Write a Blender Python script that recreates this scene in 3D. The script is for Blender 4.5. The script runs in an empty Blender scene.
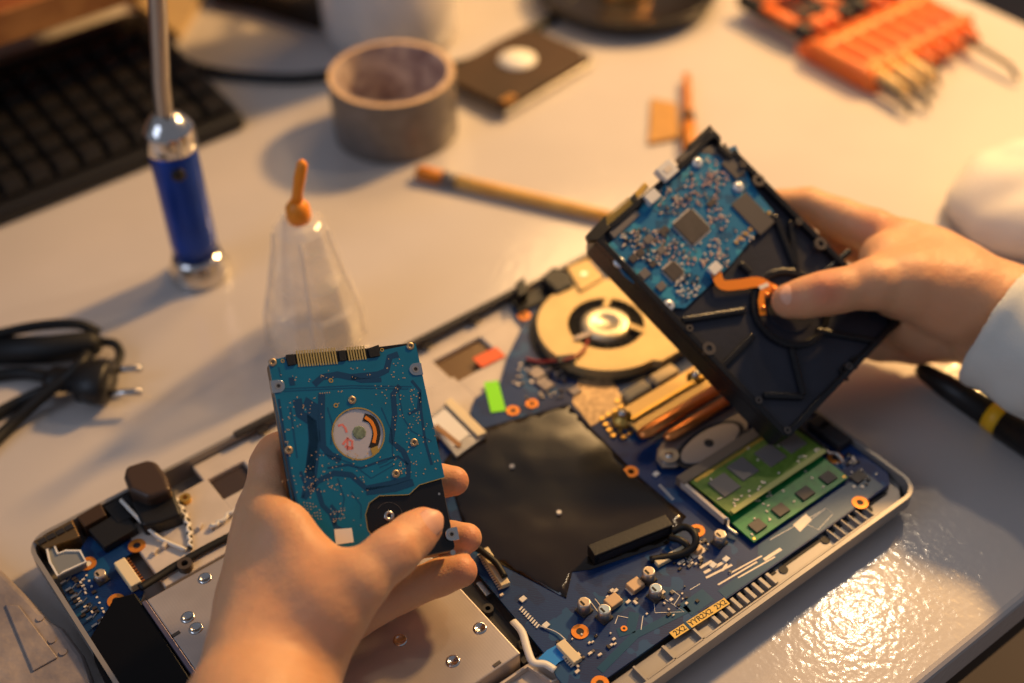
import bpy, math, random
import numpy as np
from mathutils import Vector, Matrix

random.seed(7)
col = bpy.context.scene.collection
sc = bpy.context.scene
PI = math.pi

# ------------------------------------------------------------------ camera
F = 1325.717; CX, CY = 512.0, 341.5
RC = Matrix(((0.79247712, 0.42354824, -0.43884724), (-0.60957988, 0.52667881, -0.59247093), (-0.01980847, 0.73703211, 0.67556739)))
CAM = Vector((0, 0, .542))
cd = bpy.data.cameras.new('camera'); cam = bpy.data.objects.new('camera', cd); col.objects.link(cam)
cam.matrix_world = Matrix.Translation(CAM) @ RC.to_4x4()
cd.sensor_width = 36; cd.lens = F / 1024 * 36; cd.clip_start = .01
cd.dof.use_dof = True; cd.dof.focus_distance = .628; cd.dof.aperture_fstop = 2.9
sc.camera = cam


def ray(px, py): return RC @ Vector(((px - CX) / F, -(py - CY) / F, -1))
def D(px, py, d): return CAM + ray(px, py) * d                      # a measured point: image position and distance
def W(px, py, z=0.0):                                              # a point at height z over the bench
    r = ray(px, py); return CAM + r * ((z - CAM.z) / r.z)


# ------------------------------------------------------------------ materials
def lin(c):
    return tuple(((v / 255) / 12.92 if v / 255 <= .04045 else ((v / 255 + .055) / 1.055) ** 2.4) for v in c) + (1,)


def mat(name, rgb, rough=.5, metal=0, var=0, vscale=60, bump=0, bscale=300, rgb2=None, coat=0, trans=0, ior=1.45, sss=0, detail=3, spec=None, alpha=1):
    m = bpy.data.materials.new(name); m.use_nodes = True
    nt = m.node_tree; b = nt.nodes['Principled BSDF']
    b.inputs['Base Color'].default_value = lin(rgb)
    b.inputs['Roughness'].default_value = rough; b.inputs['Metallic'].default_value = metal
    b.inputs['Coat Weight'].default_value = coat; b.inputs['Coat Roughness'].default_value = .1
    b.inputs['Transmission Weight'].default_value = trans; b.inputs['IOR'].default_value = ior
    if spec is not None: b.inputs['Specular IOR Level'].default_value = spec
    b.inputs['Alpha'].default_value = alpha
    if sss:
        b.inputs['Subsurface Weight'].default_value = sss
        b.inputs['Subsurface Radius'].default_value = (1, .35, .18); b.inputs['Subsurface Scale'].default_value = .004
    tc = nt.nodes.new('ShaderNodeTexCoord')
    if var or rgb2:
        n = nt.nodes.new('ShaderNodeTexNoise'); n.inputs['Scale'].default_value = vscale; n.inputs['Detail'].default_value = detail
        nt.links.new(tc.outputs['Object'], n.inputs['Vector'])
        r = nt.nodes.new('ShaderNodeValToRGB'); r.color_ramp.elements[0].position = .35; r.color_ramp.elements[1].position = .65
        r.color_ramp.elements[0].color = lin(rgb)
        r.color_ramp.elements[1].color = lin(rgb2) if rgb2 else lin([min(255, c * (1 + var)) for c in rgb])
        nt.links.new(n.outputs['Fac'], r.inputs['Fac']); nt.links.new(r.outputs['Color'], b.inputs['Base Color'])
    if bump:
        n = nt.nodes.new('ShaderNodeTexNoise'); n.inputs['Scale'].default_value = bscale; n.inputs['Detail'].default_value = 2
        nt.links.new(tc.outputs['Object'], n.inputs['Vector'])
        bp = nt.nodes.new('ShaderNodeBump'); bp.inputs['Strength'].default_value = bump; bp.inputs['Distance'].default_value = .001
        nt.links.new(n.outputs['Fac'], bp.inputs['Height']); nt.links.new(bp.outputs['Normal'], b.inputs['Normal'])
    return m


M = {}
M['table'] = mat('bench_paint', (190, 182, 176), .5, var=.04, vscale=8, bump=.05, bscale=330)
_nt = M['table'].node_tree; _b = _nt.nodes['Principled BSDF']; _b.inputs['Coat Weight'].default_value = 1; _b.inputs['Coat Roughness'].default_value = .13
_n = _nt.nodes.new('ShaderNodeTexNoise'); _n.inputs['Scale'].default_value = 230; _n.inputs['Detail'].default_value = 1.5
_tc = [n for n in _nt.nodes if n.type == 'TEX_COORD'][0]; _nt.links.new(_tc.outputs['Object'], _n.inputs['Vector'])
_bp = _nt.nodes.new('ShaderNodeBump'); _bp.inputs['Strength'].default_value = .2; _bp.inputs['Distance'].default_value = .0012
_nt.links.new(_n.outputs['Fac'], _bp.inputs['Height']); _nt.links.new(_bp.outputs['Normal'], _b.inputs['Coat Normal'])
M['table_edge'] = mat('bench_edge', (28, 26, 26), .5)
M['floor'] = mat('floor', (74, 68, 66), .7, var=.15, vscale=5)
M['wall'] = mat('wall', (150, 140, 130), .9, var=.05)
M['wood'] = mat('varnished_wood', (126, 70, 30), .35, vscale=14, rgb2=(150, 86, 38), coat=.3)
M['wood_edge'] = mat('wood_edge', (172, 118, 62), .5, vscale=40, rgb2=(140, 88, 42))
M['black'] = mat('black_plastic', (22, 21, 22), .42, bump=.1, bscale=900)
M['black_soft'] = mat('black_rubber', (15, 15, 16), .55)
M['key'] = mat('key_plastic', (26, 25, 25), .38)
M['blue_metal'] = mat('blue_anodised', (14, 58, 150), .28, metal=.45, var=.1)
M['chrome'] = mat('chrome', (214, 210, 205), .16, metal=1)
M['steel'] = mat('steel', (180, 176, 172), .33, metal=1, var=.1, vscale=90)
M['goose'] = mat('gooseneck_steel', (188, 180, 170), .35, metal=.9)
M['clear'] = mat('clear_plastic', (250, 244, 236), .07, alpha=.22, coat=1)
M['clear2'] = mat('hazy_plastic', (248, 240, 230), .25, alpha=.30, coat=.6)
M['orange'] = mat('orange_plastic', (250, 150, 40), .4, sss=.0)
M['orange2'] = mat('orange_case_plastic', (248, 138, 62), .45, rgb2=(238, 110, 46), vscale=25)
M['tape_side'] = mat('duct_tape', (108, 102, 98), .4, metal=.2, var=.12, vscale=120)
M['tape_top_lit'] = mat('tape_edge', (196, 164, 128), .6, var=.08, vscale=300)  # tan holds the warm lamp light on top of the roll
M['core'] = mat('printed_core', (206, 188, 176), .7, rgb2=(140, 118, 118), vscale=95, detail=4)
M['white'] = mat('white_ceramic', (214, 208, 202), .3, coat=.3)
M['cloth'] = mat('white_cloth', (220, 214, 206), .9, var=.03, vscale=40, bump=.4, bscale=700)
M['sleeve'] = mat('sleeve_cloth', (214, 214, 206), .9, var=.04, vscale=30, bump=.5, bscale=1600)
M['dish'] = mat('dark_dish', (30, 24, 20), .35)
M['brass'] = mat('brass', (216, 160, 90), .3, metal=1)
M['brown'] = mat('brown_casing', (56, 38, 22), .6, metal=.1, var=.2, vscale=30)
M['brown_card'] = mat('dark_brown_card', (38, 28, 20), .7)
M['beige'] = mat('beige_card', (176, 150, 110), .7, var=.06)
M['brush'] = mat('yellow_wood', (240, 190, 104), .6, rgb2=(226, 168, 80), vscale=50)
M['brush_tip'] = mat('orange_wood', (206, 124, 30), .45)
M['alu'] = mat('aluminium', (196, 190, 184), .3, metal=.9, var=.08, vscale=200)
M['tan'] = mat('tan_card', (176, 130, 66), .6, var=.08)
M['amber'] = mat('amber_plastic', (222, 140, 50), .3, trans=.3)
M['pale'] = mat('pale_yellow_plastic', (250, 206, 130), .4)
M['yellow'] = mat('yellow_plastic', (232, 176, 30), .4)
M['pewter'] = mat('scuffed_metal', (176, 160, 148), .4, metal=.2, rgb2=(134, 124, 122), vscale=45, bump=.7, bscale=160, detail=5)
# laptop
M['case'] = mat('silver_case', (150, 144, 138), .42, metal=.35, var=.05, vscale=40)
M['case_in'] = mat('light_grey_frame', (196, 184, 172), .5, metal=.1, var=.06, vscale=60)
M['case_dark'] = mat('dark_case', (44, 42, 44), .5)
M['pit'] = mat('dark_recess', (30, 30, 36), .6)
M['sheet'] = mat('black_insulation_sheet', (25, 19, 12), .17, var=.4, vscale=18, bump=.12, bscale=40, spec=.7)
M['gold'] = mat('gold_contacts', (222, 180, 92), .35, metal=.8)
M['copper'] = mat('copper', (222, 138, 74), .3, metal=.85, var=.1, vscale=200)
M['pad'] = mat('copper_ring_pad', (226, 138, 52), .4, metal=.45)
M['fan'] = mat('fan_shell', (196, 172, 124), .5, metal=.5, var=.05, vscale=70)
M['hub'] = mat('fan_hub', (230, 215, 180), .4, metal=.7)
M['cap_side'] = mat('capacitor_can', (200, 190, 180), .3, metal=.8)
M['cap_base'] = mat('capacitor_base', (60, 54, 50), .6)
M['cap_blue'] = mat('capacitor_top_blue', (170, 190, 205), .35, metal=.4)
M['cap_tan'] = mat('capacitor_top_tan', (206, 182, 150), .35, metal=.4)
M['cream'] = mat('cream_connector', (226, 208, 170), .5)
M['ivory'] = mat('white_plastic', (224, 220, 212), .45)
M['ram'] = mat('green_board', (22, 116, 58), .35, rgb2=(34, 138, 66), vscale=220, coat=.3)
M['ram2'] = mat('olive_board', (92, 124, 44), .35, rgb2=(112, 140, 60), vscale=220, coat=.3)
M['chip'] = mat('chip_epoxy', (66, 60, 58), .45, var=.1, vscale=300)
M['chip_grey'] = mat('grey_chip', (112, 106, 102), .4)
M['smd'] = mat('tin_parts', (226, 212, 192), .35, metal=.1)
M['smd_pink'] = mat('copper_parts', (214, 172, 150), .4)
M['smd_dark'] = mat('dark_parts', (52, 44, 42), .5)
M['label_white'] = mat('white_label', (228, 224, 216), .5)
M['green_label'] = mat('green_sticker', (136, 236, 24), .5)
M['red_label'] = mat('red_sticker', (240, 104, 56), .5)
M['yellow_label'] = mat('yellow_label', (232, 190, 90), .5)
M['ink'] = mat('black_ink', (18, 16, 16), .6)
M['ribbon'] = mat('blue_ribbon', (24, 132, 216), .4)
M['flex'] = mat('orange_flex', (232, 134, 28), .35, coat=.4)
M['red_wire'] = mat('red_wire', (150, 40, 30), .5)
M['lid'] = mat('drive_lid', (206, 196, 190), .36, metal=.6, rgb2=(186, 176, 170), vscale=25)
M['violet'] = mat('drive_edge', (128, 118, 132), .35, metal=.7)
M['drive_black'] = mat('drive_black_paint', (20, 20, 24), .27, bump=.15, bscale=1500)
M['drive_floor'] = mat('drive_cover_black', (34, 36, 46), .36, var=.2, vscale=60, bump=.1, bscale=900)
M['drive_grey'] = mat('grey_shield', (92, 88, 86), .4, metal=.4)
M['side_metal'] = mat('cast_aluminium', (96, 90, 86), .4, metal=.7)
M['platter'] = mat('spindle_plate', (216, 206, 204), .3, metal=.5)
M['pinkmark'] = mat('pink_marking', (214, 120, 112), .6)
M['moss'] = mat('spindle_hub', (96, 108, 90), .55, var=.3, vscale=700)
M['nail'] = mat('nail', (238, 178, 148), .42, sss=.1, spec=.4)


def board(name, base, dark, lightc, scale):
    m = mat(name, base, .45, coat=.05, spec=.35); nt = m.node_tree; b = nt.nodes['Principled BSDF']
    tc = [n for n in nt.nodes if n.type == 'TEX_COORD'][0]
    v = nt.nodes.new('ShaderNodeTexVoronoi'); v.distance = 'MANHATTAN'; v.inputs['Scale'].default_value = scale; v.inputs['Randomness'].default_value = .85
    nt.links.new(tc.outputs['Object'], v.inputs['Vector'])
    r = nt.nodes.new('ShaderNodeValToRGB'); r.color_ramp.interpolation = 'CONSTANT'
    e = r.color_ramp.elements; e[0].position = 0; e[0].color = lin(base); e[1].position = .3; e[1].color = lin(dark)
    x = e.new(.55); x.color = lin(base); x = e.new(.82); x.color = lin(lightc)
    sp = nt.nodes.new('ShaderNodeSeparateColor'); nt.links.new(v.outputs['Color'], sp.inputs['Color'])
    nt.links.new(sp.outputs['Red'], r.inputs['Fac'])
    w = nt.nodes.new('ShaderNodeTexWave'); w.wave_type = 'BANDS'; w.bands_direction = 'DIAGONAL'; w.inputs['Scale'].default_value = scale * 3.2
    w.inputs['Distortion'].default_value = 6; w.inputs['Detail'].default_value = 1; nt.links.new(tc.outputs['Object'], w.inputs['Vector'])
    r2 = nt.nodes.new('ShaderNodeValToRGB'); r2.color_ramp.elements[0].position = .86; r2.color_ramp.elements[1].position = .93
    nt.links.new(w.outputs['Fac'], r2.inputs['Fac'])
    mx = nt.nodes.new('ShaderNodeMix'); mx.data_type = 'RGBA'; mx.inputs[7].default_value = lin(lightc)
    k = nt.nodes.new('ShaderNodeMath'); k.operation = 'MULTIPLY'; k.inputs[1].default_value = .55
    nt.links.new(r2.outputs['Color'], k.inputs[0]); nt.links.new(k.outputs[0], mx.inputs[0])
    nt.links.new(r.outputs['Color'], mx.inputs[6]); nt.links.new(mx.outputs[2], b.inputs['Base Color'])
    return m


M['mb'] = board('blue_motherboard', (8, 46, 98), (6, 36, 84), (14, 70, 116), 110)
M['mb_dark'] = mat('bare_board_blue', (14, 70, 100), .3, coat=.3)
M['pcb'] = mat('teal_board', (4, 96, 128), .32, coat=.3, rgb2=(4, 102, 138), vscale=60)
M['pcb_trace'] = mat('teal_board_trace', (6, 74, 112), .32, coat=.3)
M['pcb_dark'] = mat('dark_board_trace', (8, 60, 98), .35, coat=.2)
M['pcb3'] = board('blue_drive_board', (18, 104, 150), (12, 72, 116), (50, 140, 172), 230)

# lid of the optical drive: fine embossed dot grid
nt = M['lid'].node_tree; b = nt.nodes['Principled BSDF']; tc = [n for n in nt.nodes if n.type == 'TEX_COORD'][0]
v = nt.nodes.new('ShaderNodeTexVoronoi'); v.inputs['Scale'].default_value = 700; v.inputs['Randomness'].default_value = 0
nt.links.new(tc.outputs['Object'], v.inputs['Vector'])
bp = nt.nodes.new('ShaderNodeBump'); bp.inputs['Strength'].default_value = .12; bp.inputs['Distance'].default_value = .0004
nt.links.new(v.outputs['Distance'], bp.inputs['Height']); nt.links.new(bp.outputs['Normal'], b.inputs['Normal'])


def skin_mat(name, a, c, red):
    m = mat(name, a, .46, rgb2=c, vscale=26, sss=.22, detail=4, spec=.4)
    nt = m.node_tree; b = nt.nodes['Principled BSDF']; tc = [n for n in nt.nodes if n.type == 'TEX_COORD'][0]
    old = b.inputs['Base Color'].links[0].from_socket
    at = nt.nodes.new('ShaderNodeAttribute'); at.attribute_name = 'flush'
    mx = nt.nodes.new('ShaderNodeMix'); mx.data_type = 'RGBA'; mx.inputs[7].default_value = lin(red)
    nt.links.new(at.outputs['Fac'], mx.inputs[0]); nt.links.new(old, mx.inputs[6]); nt.links.new(mx.outputs[2], b.inputs['Base Color'])
    n = nt.nodes.new('ShaderNodeTexVoronoi'); n.inputs['Scale'].default_value = 620; n.feature = 'DISTANCE_TO_EDGE'
    n2 = nt.nodes.new('ShaderNodeTexNoise'); n2.inputs['Scale'].default_value = 90; n2.inputs['Detail'].default_value = 4
    mp = nt.nodes.new('ShaderNodeMapping'); mp.inputs['Scale'].default_value = (1, 1.6, 1)
    nt.links.new(tc.outputs['Object'], mp.inputs['Vector']); nt.links.new(mp.outputs['Vector'], n.inputs['Vector']); nt.links.new(mp.outputs['Vector'], n2.inputs['Vector'])
    b1 = nt.nodes.new('ShaderNodeBump'); b1.inputs['Strength'].default_value = .5; b1.inputs['Distance'].default_value = .0004
    b2 = nt.nodes.new('ShaderNodeBump'); b2.inputs['Strength'].default_value = .7; b2.inputs['Distance'].default_value = .0012
    nt.links.new(n.outputs['Distance'], b1.inputs['Height']); nt.links.new(n2.outputs['Fac'], b2.inputs['Height'])
    nt.links.new(b1.outputs['Normal'], b2.inputs['Normal']); nt.links.new(b2.outputs['Normal'], b.inputs['Normal'])
    return m


M['skin'] = skin_mat('skin', (214, 160, 118), (224, 172, 130), (216, 128, 94))


# ------------------------------------------------------------------ mesh building
class MB:
    def __init__(s): s.v = []; s.f = []; s.sm = []
    def add(s, vs, fs, smooth=False, T=None):
        b = len(s.v)
        s.v += [(T @ Vector(v)) if T is not None else Vector(v) for v in vs]
        s.f += [tuple(b + i for i in f) for f in fs]; s.sm += [smooth] * len(fs); return s
    def box(s, c, size, rz=0, T=None):
        x, y, z = [d / 2 for d in size]; R = Matrix.Rotation(rz, 3, 'Z'); c = Vector(c)
        vs = [c + R @ Vector((a * x, b * y, d * z)) for a in (-1, 1) for b in (-1, 1) for d in (-1, 1)]
        return s.add(vs, [(0, 1, 3, 2), (4, 6, 7, 5), (0, 4, 5, 1), (2, 3, 7, 6), (0, 2, 6, 4), (1, 5, 7, 3)], T=T)
    def prism(s, poly, z0, z1, T=None):
        n = len(poly); ar = sum(poly[i][0] * poly[(i + 1) % n][1] - poly[(i + 1) % n][0] * poly[i][1] for i in range(n))
        if ar < 0: poly = poly[::-1]
        vs = [(p[0], p[1], z0) for p in poly] + [(p[0], p[1], z1) for p in poly]
        return s.add(vs, [tuple(range(n))[::-1], tuple(range(n, 2 * n))] + [(i, (i + 1) % n, n + (i + 1) % n, n + i) for i in range(n)], T=T)
    def holed(s, outer, inner, z0, z1, T=None, smooth=False):       # equal numbers of points, both counterclockwise
        n = len(outer); vs = []
        for z in (z0, z1): vs += [(p[0], p[1], z) for p in outer] + [(p[0], p[1], z) for p in inner]
        fs = []
        for i in range(n):
            j = (i + 1) % n
            fs += [(2 * n + i, 2 * n + j, 3 * n + j, 3 * n + i), (j, i, n + i, n + j), (i, j, 2 * n + j, 2 * n + i), (n + j, n + i, 3 * n + i, 3 * n + j)]
        return s.add(vs, fs, smooth, T)
    def ring(s, c, ro, ri, z0, z1, n=32, T=None):
        o = [(c[0] + ro * math.cos(2 * PI * i / n), c[1] + ro * math.sin(2 * PI * i / n)) for i in range(n)]
        q = [(c[0] + ri * math.cos(2 * PI * i / n), c[1] + ri * math.sin(2 * PI * i / n)) for i in range(n)]
        return s.holed(o, q, z0, z1, T)
    def lathe(s, prof, c=(0, 0, 0), n=32, T=None, smooth=True):      # (radius, z) profile; radius 0 at the ends closes it
        vs = []; fs = []; idx = []
        for r, z in prof:
            if r <= 1e-9: idx.append([len(vs)]); vs.append((c[0], c[1], c[2] + z))
            else:
                idx.append(list(range(len(vs), len(vs) + n)))
                vs += [(c[0] + r * math.cos(2 * PI * i / n), c[1] + r * math.sin(2 * PI * i / n), c[2] + z) for i in range(n)]
        for a, b in zip(idx, idx[1:]):
            for i in range(n):
                j = (i + 1) % n
                if len(a) == 1 and len(b) == 1: continue
                if len(a) == 1: fs.append((a[0], b[j], b[i]))
                elif len(b) == 1: fs.append((a[i], a[j], b[0]))
                else: fs.append((a[i], a[j], b[j], b[i]))
        return s.add(vs, fs, smooth, T)
    def cyl(s, c, r, h, n=24, T=None): return s.lathe([(0, 0), (r, 0), (r, h), (0, h)], c, n, T, smooth=False)
    def tube(s, pts, r, n=10, flat=1.0, T=None):
        pts = [Vector(p) for p in pts]; vs = []; fs = []; up = Vector((0, 0, 1)); N = len(pts)
        rr = r if isinstance(r, (list, tuple)) else [r] * N; pu = None
        for i, p in enumerate(pts):
            t = (pts[min(i + 1, N - 1)] - pts[max(i - 1, 0)]).normalized()
            if pu is None:
                a = up if abs(t.dot(up)) < .9 else Vector((1, 0, 0)); pu = (a - t * a.dot(t)).normalized()
            else: pu = (pu - t * pu.dot(t)).normalized()
            q = t.cross(pu)
            vs += [p + (q * math.cos(2 * PI * k / n) + pu * flat * math.sin(2 * PI * k / n)) * rr[i] for k in range(n)]
        for i in range(N - 1):
            for k in range(n):
                l = (k + 1) % n; fs.append((i * n + k, i * n + l, (i + 1) * n + l, (i + 1) * n + k))
        fs += [tuple(range(n))[::-1], tuple(range((N - 1) * n, N * n))]
        return s.add(vs, fs, True, T)
    def strip(s, pts, w, z0, z1, T=None):                           # a flat band along a polyline
        pts = [Vector((p[0], p[1])) for p in pts]; L = []; Rr = []
        for i, p in enumerate(pts):
            t = (pts[min(i + 1, len(pts) - 1)] - pts[max(i - 1, 0)]).normalized(); q = Vector((-t.y, t.x)) * w / 2
            L.append(p + q); Rr.append(p - q)
        n = len(pts)
        vs = [(p.x, p.y, z) for z in (z0, z1) for p in L + Rr]
        fs = []
        for i in range(n - 1):
            fs += [(2 * n + i, 3 * n + i, 3 * n + i + 1, 2 * n + i + 1), (i, i + 1, n + i + 1, n + i),
                   (i, 2 * n + i, 2 * n + i + 1, i + 1), (n + i, n + i + 1, 3 * n + i + 1, 3 * n + i)]
        fs += [(0, n, 3 * n, 2 * n), (n - 1, 3 * n - 1, 4 * n - 1, 2 * n - 1)]
        # winding fixed by recalculation below
        return s.add(vs, fs, False, T)
    def build(s, name, m, parent=None, bevel=0, local=False, segs=2, solid=True):
        me = bpy.data.meshes.new(name)
        inv = Matrix.Identity(4)
        if parent is not None and not local: inv = ROOT[root_of(parent).name].inverted()
        me.from_pydata([inv @ v for v in s.v], [], s.f); me.polygons.foreach_set('use_smooth', s.sm)
        import bmesh
        bm = bmesh.new(); bm.from_mesh(me); bmesh.ops.recalc_face_normals(bm, faces=bm.faces); bm.to_mesh(me); bm.free()
        me.materials.append(m)
        o = bpy.data.objects.new(name, me); col.objects.link(o)
        if parent is not None: o.parent = parent
        if bevel:
            md = o.modifiers.new('bevel', 'BEVEL'); md.width = bevel; md.segments = segs; md.limit_method = 'ANGLE'; md.angle_limit = .6
        return o


ROOT = {}
def root_of(o):
    while o.parent is not None: o = o.parent
    return o
def thing(name, label, cat, matrix=None, loc=(0, 0, 0), group=None):
    o = bpy.data.objects.new(name, None); col.objects.link(o); o.empty_display_size = .01
    o.matrix_world = matrix if matrix is not None else Matrix.Translation(Vector(loc))
    ROOT[o.name] = o.matrix_world.copy(); return tag(o, label, cat, group)
def tag(o, label, cat, group=None):
    o['label'] = label; o['category'] = cat
    if group: o['group'] = group
    return o
def dup(o, parent, dmat=None):
    c = o.copy(); col.objects.link(c); c.parent = parent
    if dmat is not None: c.matrix_local = dmat @ o.matrix_local
    for ch in o.children: dup(ch, c)
    return c
def rrect(x0, y0, x1, y1, r, n=6):
    out = []
    for cx, cy, a in ((x1 - r, y1 - r, 0), (x0 + r, y1 - r, 90), (x0 + r, y0 + r, 180), (x1 - r, y0 + r, 270)):
        for i in range(n + 1):
            t = math.radians(a + 90 * i / n); out.append((cx + r * math.cos(t), cy + r * math.sin(t)))
    return out
def smooth_path(P, k=6):
    P = [Vector(p) for p in P]; out = []
    Q = [P[0] * 2 - P[1]] + P + [P[-1] * 2 - P[-2]]
    for i in range(1, len(Q) - 2):
        a, b, c, d = Q[i - 1:i + 3]
        for j in range(k):
            t = j / k
            out.append(.5 * ((2 * b) + (c - a) * t + (2 * a - 5 * b + 4 * c - d) * t * t + (3 * b - a - 3 * c + d) * t ** 3))
    out.append(P[-1]); return out
def WP(pts, z): return [tuple(W(x, y, z))[:2] for x, y in pts]

# ------------------------------------------------------------------ the room
TX, TY = .907, .1667
bm_ = MB().prism([(-1.5, TY), (TX - .02, TY), (TX - .006, TY + .006), (TX, TY + .02), (TX, 1.7), (-1.5, 1.7)], -.026, 0)
tb = thing('workbench', 'large pale grey painted workbench top that everything stands on', 'table', loc=(-.3, .9, 0))
bm_.build('tabletop', M['table'], tb, bevel=.004, segs=3)
MB().prism([(-1.5, TY + .004), (TX - .004, TY + .004), (TX - .004, 1.7), (-1.5, 1.7)], -.05, -.0262).build('edge_rail', M['table_edge'], tb)
for x, y in ((-1.4, .3), (.83, .25), (-1.4, 1.6), (.83, 1.6)):
    MB().box((x, y, -.395), (.05, .05, .69)).build('leg', M['table_edge'], tb, bevel=.003)
fl = MB().box((0, .9, -.76), (6, 5, .04)).build('floor', M['floor']); fl['kind'] = 'structure'
wl = MB().box((0, 3.3, .6), (6, .1, 2.7)).build('wall_back', M['wall']); wl['kind'] = 'structure'

# ------------------------------------------------------------------ things on the bench
# keyboard
kb = thing('keyboard', 'black full-size computer keyboard at the back of the bench', 'keyboard', loc=(.11, .86, 0))
X0, X1, Y0, Y1 = -.1, .342, .782, .945
b_ = MB(); b_.add([(X0, Y0, 0), (X1, Y0, 0), (X1, Y1, 0), (X0, Y1, 0), (X0, Y0, .012), (X1, Y0, .012), (X1, Y1, .03), (X0, Y1, .03)],
      [(0, 3, 2, 1), (4, 5, 6, 7), (0, 1, 5, 4), (1, 2, 6, 5), (2, 3, 7, 6), (3, 0, 4, 7)]).build('keyboard_body', M['black'], kb, bevel=.004)
MB().box((.12, .937, .0305), (.42, .012, .002)).build('rear_strip', M['side_metal'], kb)
slope = math.atan2(.018, Y1 - Y0); kc = None
for r in range(6):
    for k in range(16):
        x = X1 - .017 - k * .0192; y = Y0 + .018 + r * .0212; z = .012 + (y - Y0) * .11 + .001
        if k % 16 > 15: continue
        Tm = Matrix.Translation(Vector((x, y, z)) - Vector((.11, .86, 0))) @ Matrix.Rotation(slope, 4, 'X')
        if kc is None:
            q = MB(); a = .0088; b2 = .0066
            q.add([(-a, -a, 0), (a, -a, 0), (a, a, 0), (-a, a, 0), (-b2, -b2, .008), (b2, -b2, .008), (b2, b2 + .001, .008), (-b2, b2 + .001, .008)],
                  [(0, 3, 2, 1), (4, 5, 6, 7), (0, 1, 5, 4), (1, 2, 6, 5), (2, 3, 7, 6), (3, 0, 4, 7)])
            kc = q.build('keycap', M['key'], kb, bevel=.001, local=True); kc.matrix_local = Tm
        else:
            c = kc.copy(); col.objects.link(c); c.parent = kb; c.matrix_local = Tm

# wooden shelf over the keyboard
yb = W(70, 20, .085).y
sh = thing('wooden_shelf', 'low varnished wooden shelf board raised over the keyboard', 'shelf', loc=(0, yb, 0))
MB().box((-.05, yb + .15, .099), (.9, .3, .016)).build('shelf_board', M['wood'], sh, bevel=.002)
MB().box((-.05, yb - .002, .0965), (.9, .004, .023)).build('edge_banding', M['wood_edge'], sh, bevel=.001)
for x in (-.46, .36): MB().box((x, yb + .22, .0455), (.02, .12, .091)).build('leg', M['wood'], sh)

# blue inspection light
p = W(201, 273)
fl_ = thing('flexible_work_light', 'blue metal work light standing on its chrome head with a gooseneck', 'flashlight', loc=p)
zz = (p.x, p.y, 0)
MB().lathe([(0, 0), (.0185, 0), (.0195, .002), (.0195, .006), (.016, .014), (.0152, .017), (0, .017)], zz, 40).build('lamp_head', M['chrome'], fl_)
MB().lathe([(0, .0172), (.0142, .0172), (.0145, .03), (.0145, .094), (.014, .097), (0, .097)], zz, 40).build('body', M['blue_metal'], fl_)
MB().lathe([(0, .0972), (.0150, .0972), (.0154, .099), (.0154, .110), (.0147, .112), (.010, .118), (.006, .121), (0, .121)], zz, 40).build('collar', M['chrome'], fl_)
cdir = (CAM - p); cdir.z = 0; cdir.normalize()
bt = p + cdir * .0142 + Vector((0, 0, .087))
MB().lathe([(0, 0), (.0042, 0), (.0042, .0015), (.003, .0022), (0, .0024)], n=20, T=Matrix.Translation(bt) @ cdir.to_track_quat('Z', 'Y').to_matrix().to_4x4()).build('button', M['black'], fl_)
side = Vector((cdir.y, -cdir.x, 0))
gp = smooth_path([p + Vector((0, 0, .120)), p + Vector((0, 0, .14)) + side * -.002, p + Vector((0, 0, .165)) + side * -.006, p + Vector((0, 0, .20)) + side * -.011, p + Vector((0, 0, .26)) + side * -.016], 40)
MB().tube(gp, [.0049 + .0004 * (i % 2) for i in range(len(gp))], 14).build('gooseneck', M['goose'], fl_)

# clear bottle with an orange nozzle
p = W(318, 336)
bo = thing('glue_bottle', 'small faceted clear plastic bottle with a thin orange nozzle', 'bottle', loc=p); zz = (p.x, p.y, 0)
outer = [(.0, .001), (.027, .001), (.0300, .004), (.0302, .018), (.0285, .030), (.0262, .033), (.0238, .048), (.0205, .062), (.0172, .074), (.0160, .084), (.0130, .088), (.0075, .090)]
inner = [(.0065, .0885), (.012, .0862), (.0143, .082), (.0155, .073), (.0188, .061), (.0220, .047), (.0245, .032), (.0268, .029), (.0284, .017), (.0280, .007), (0, .0035)]
MB().lathe(outer + inner, zz, 10, smooth=False).build('bottle_body', M['clear'], bo, bevel=.0010)
MB().lathe([(0, .0045), (.0262, .0065), (.0262, .018), (.0235, .030), (.020, .046), (.012, .050), (0, .051)], zz, 10, smooth=False).build('inner_cup', M['clear2'], bo)
for k in range(5):
    a = k * 2 * PI / 5 + .4; q = Vector((math.cos(a), math.sin(a), 0))
    MB().tube([p + q * .0300 + Vector((0, 0, .006)), p + q * .0295 + Vector((0, 0, .026)), p + q * .0238 + Vector((0, 0, .048)), p + q * .0175 + Vector((0, 0, .074)), p + q * .0160 + Vector((0, 0, .084))], .0015, 8).build('rib', M['clear2'], bo)
MB().lathe([(0, .0885), (.0062, .0885), (.0072, .092), (.0068, .098), (.0040, .102), (0, .103)], zz, 20).build('nozzle_base', M['orange'], bo)
rt_ = Vector((RC.col[0].x, RC.col[0].y, 0)).normalized()
MB().tube([p + Vector((0, 0, .100)), p + Vector((0, 0, .108)) + rt_ * .0015, p + Vector((0, 0, .118)) + rt_ * .004, p + Vector((0, 0, .127)) + rt_ * .0065, p + Vector((0, 0, .129)) + rt_ * .007], [.0036, .0030, .0034, .0030, .0012], 14).build('nozzle', M['orange'], bo)

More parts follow.
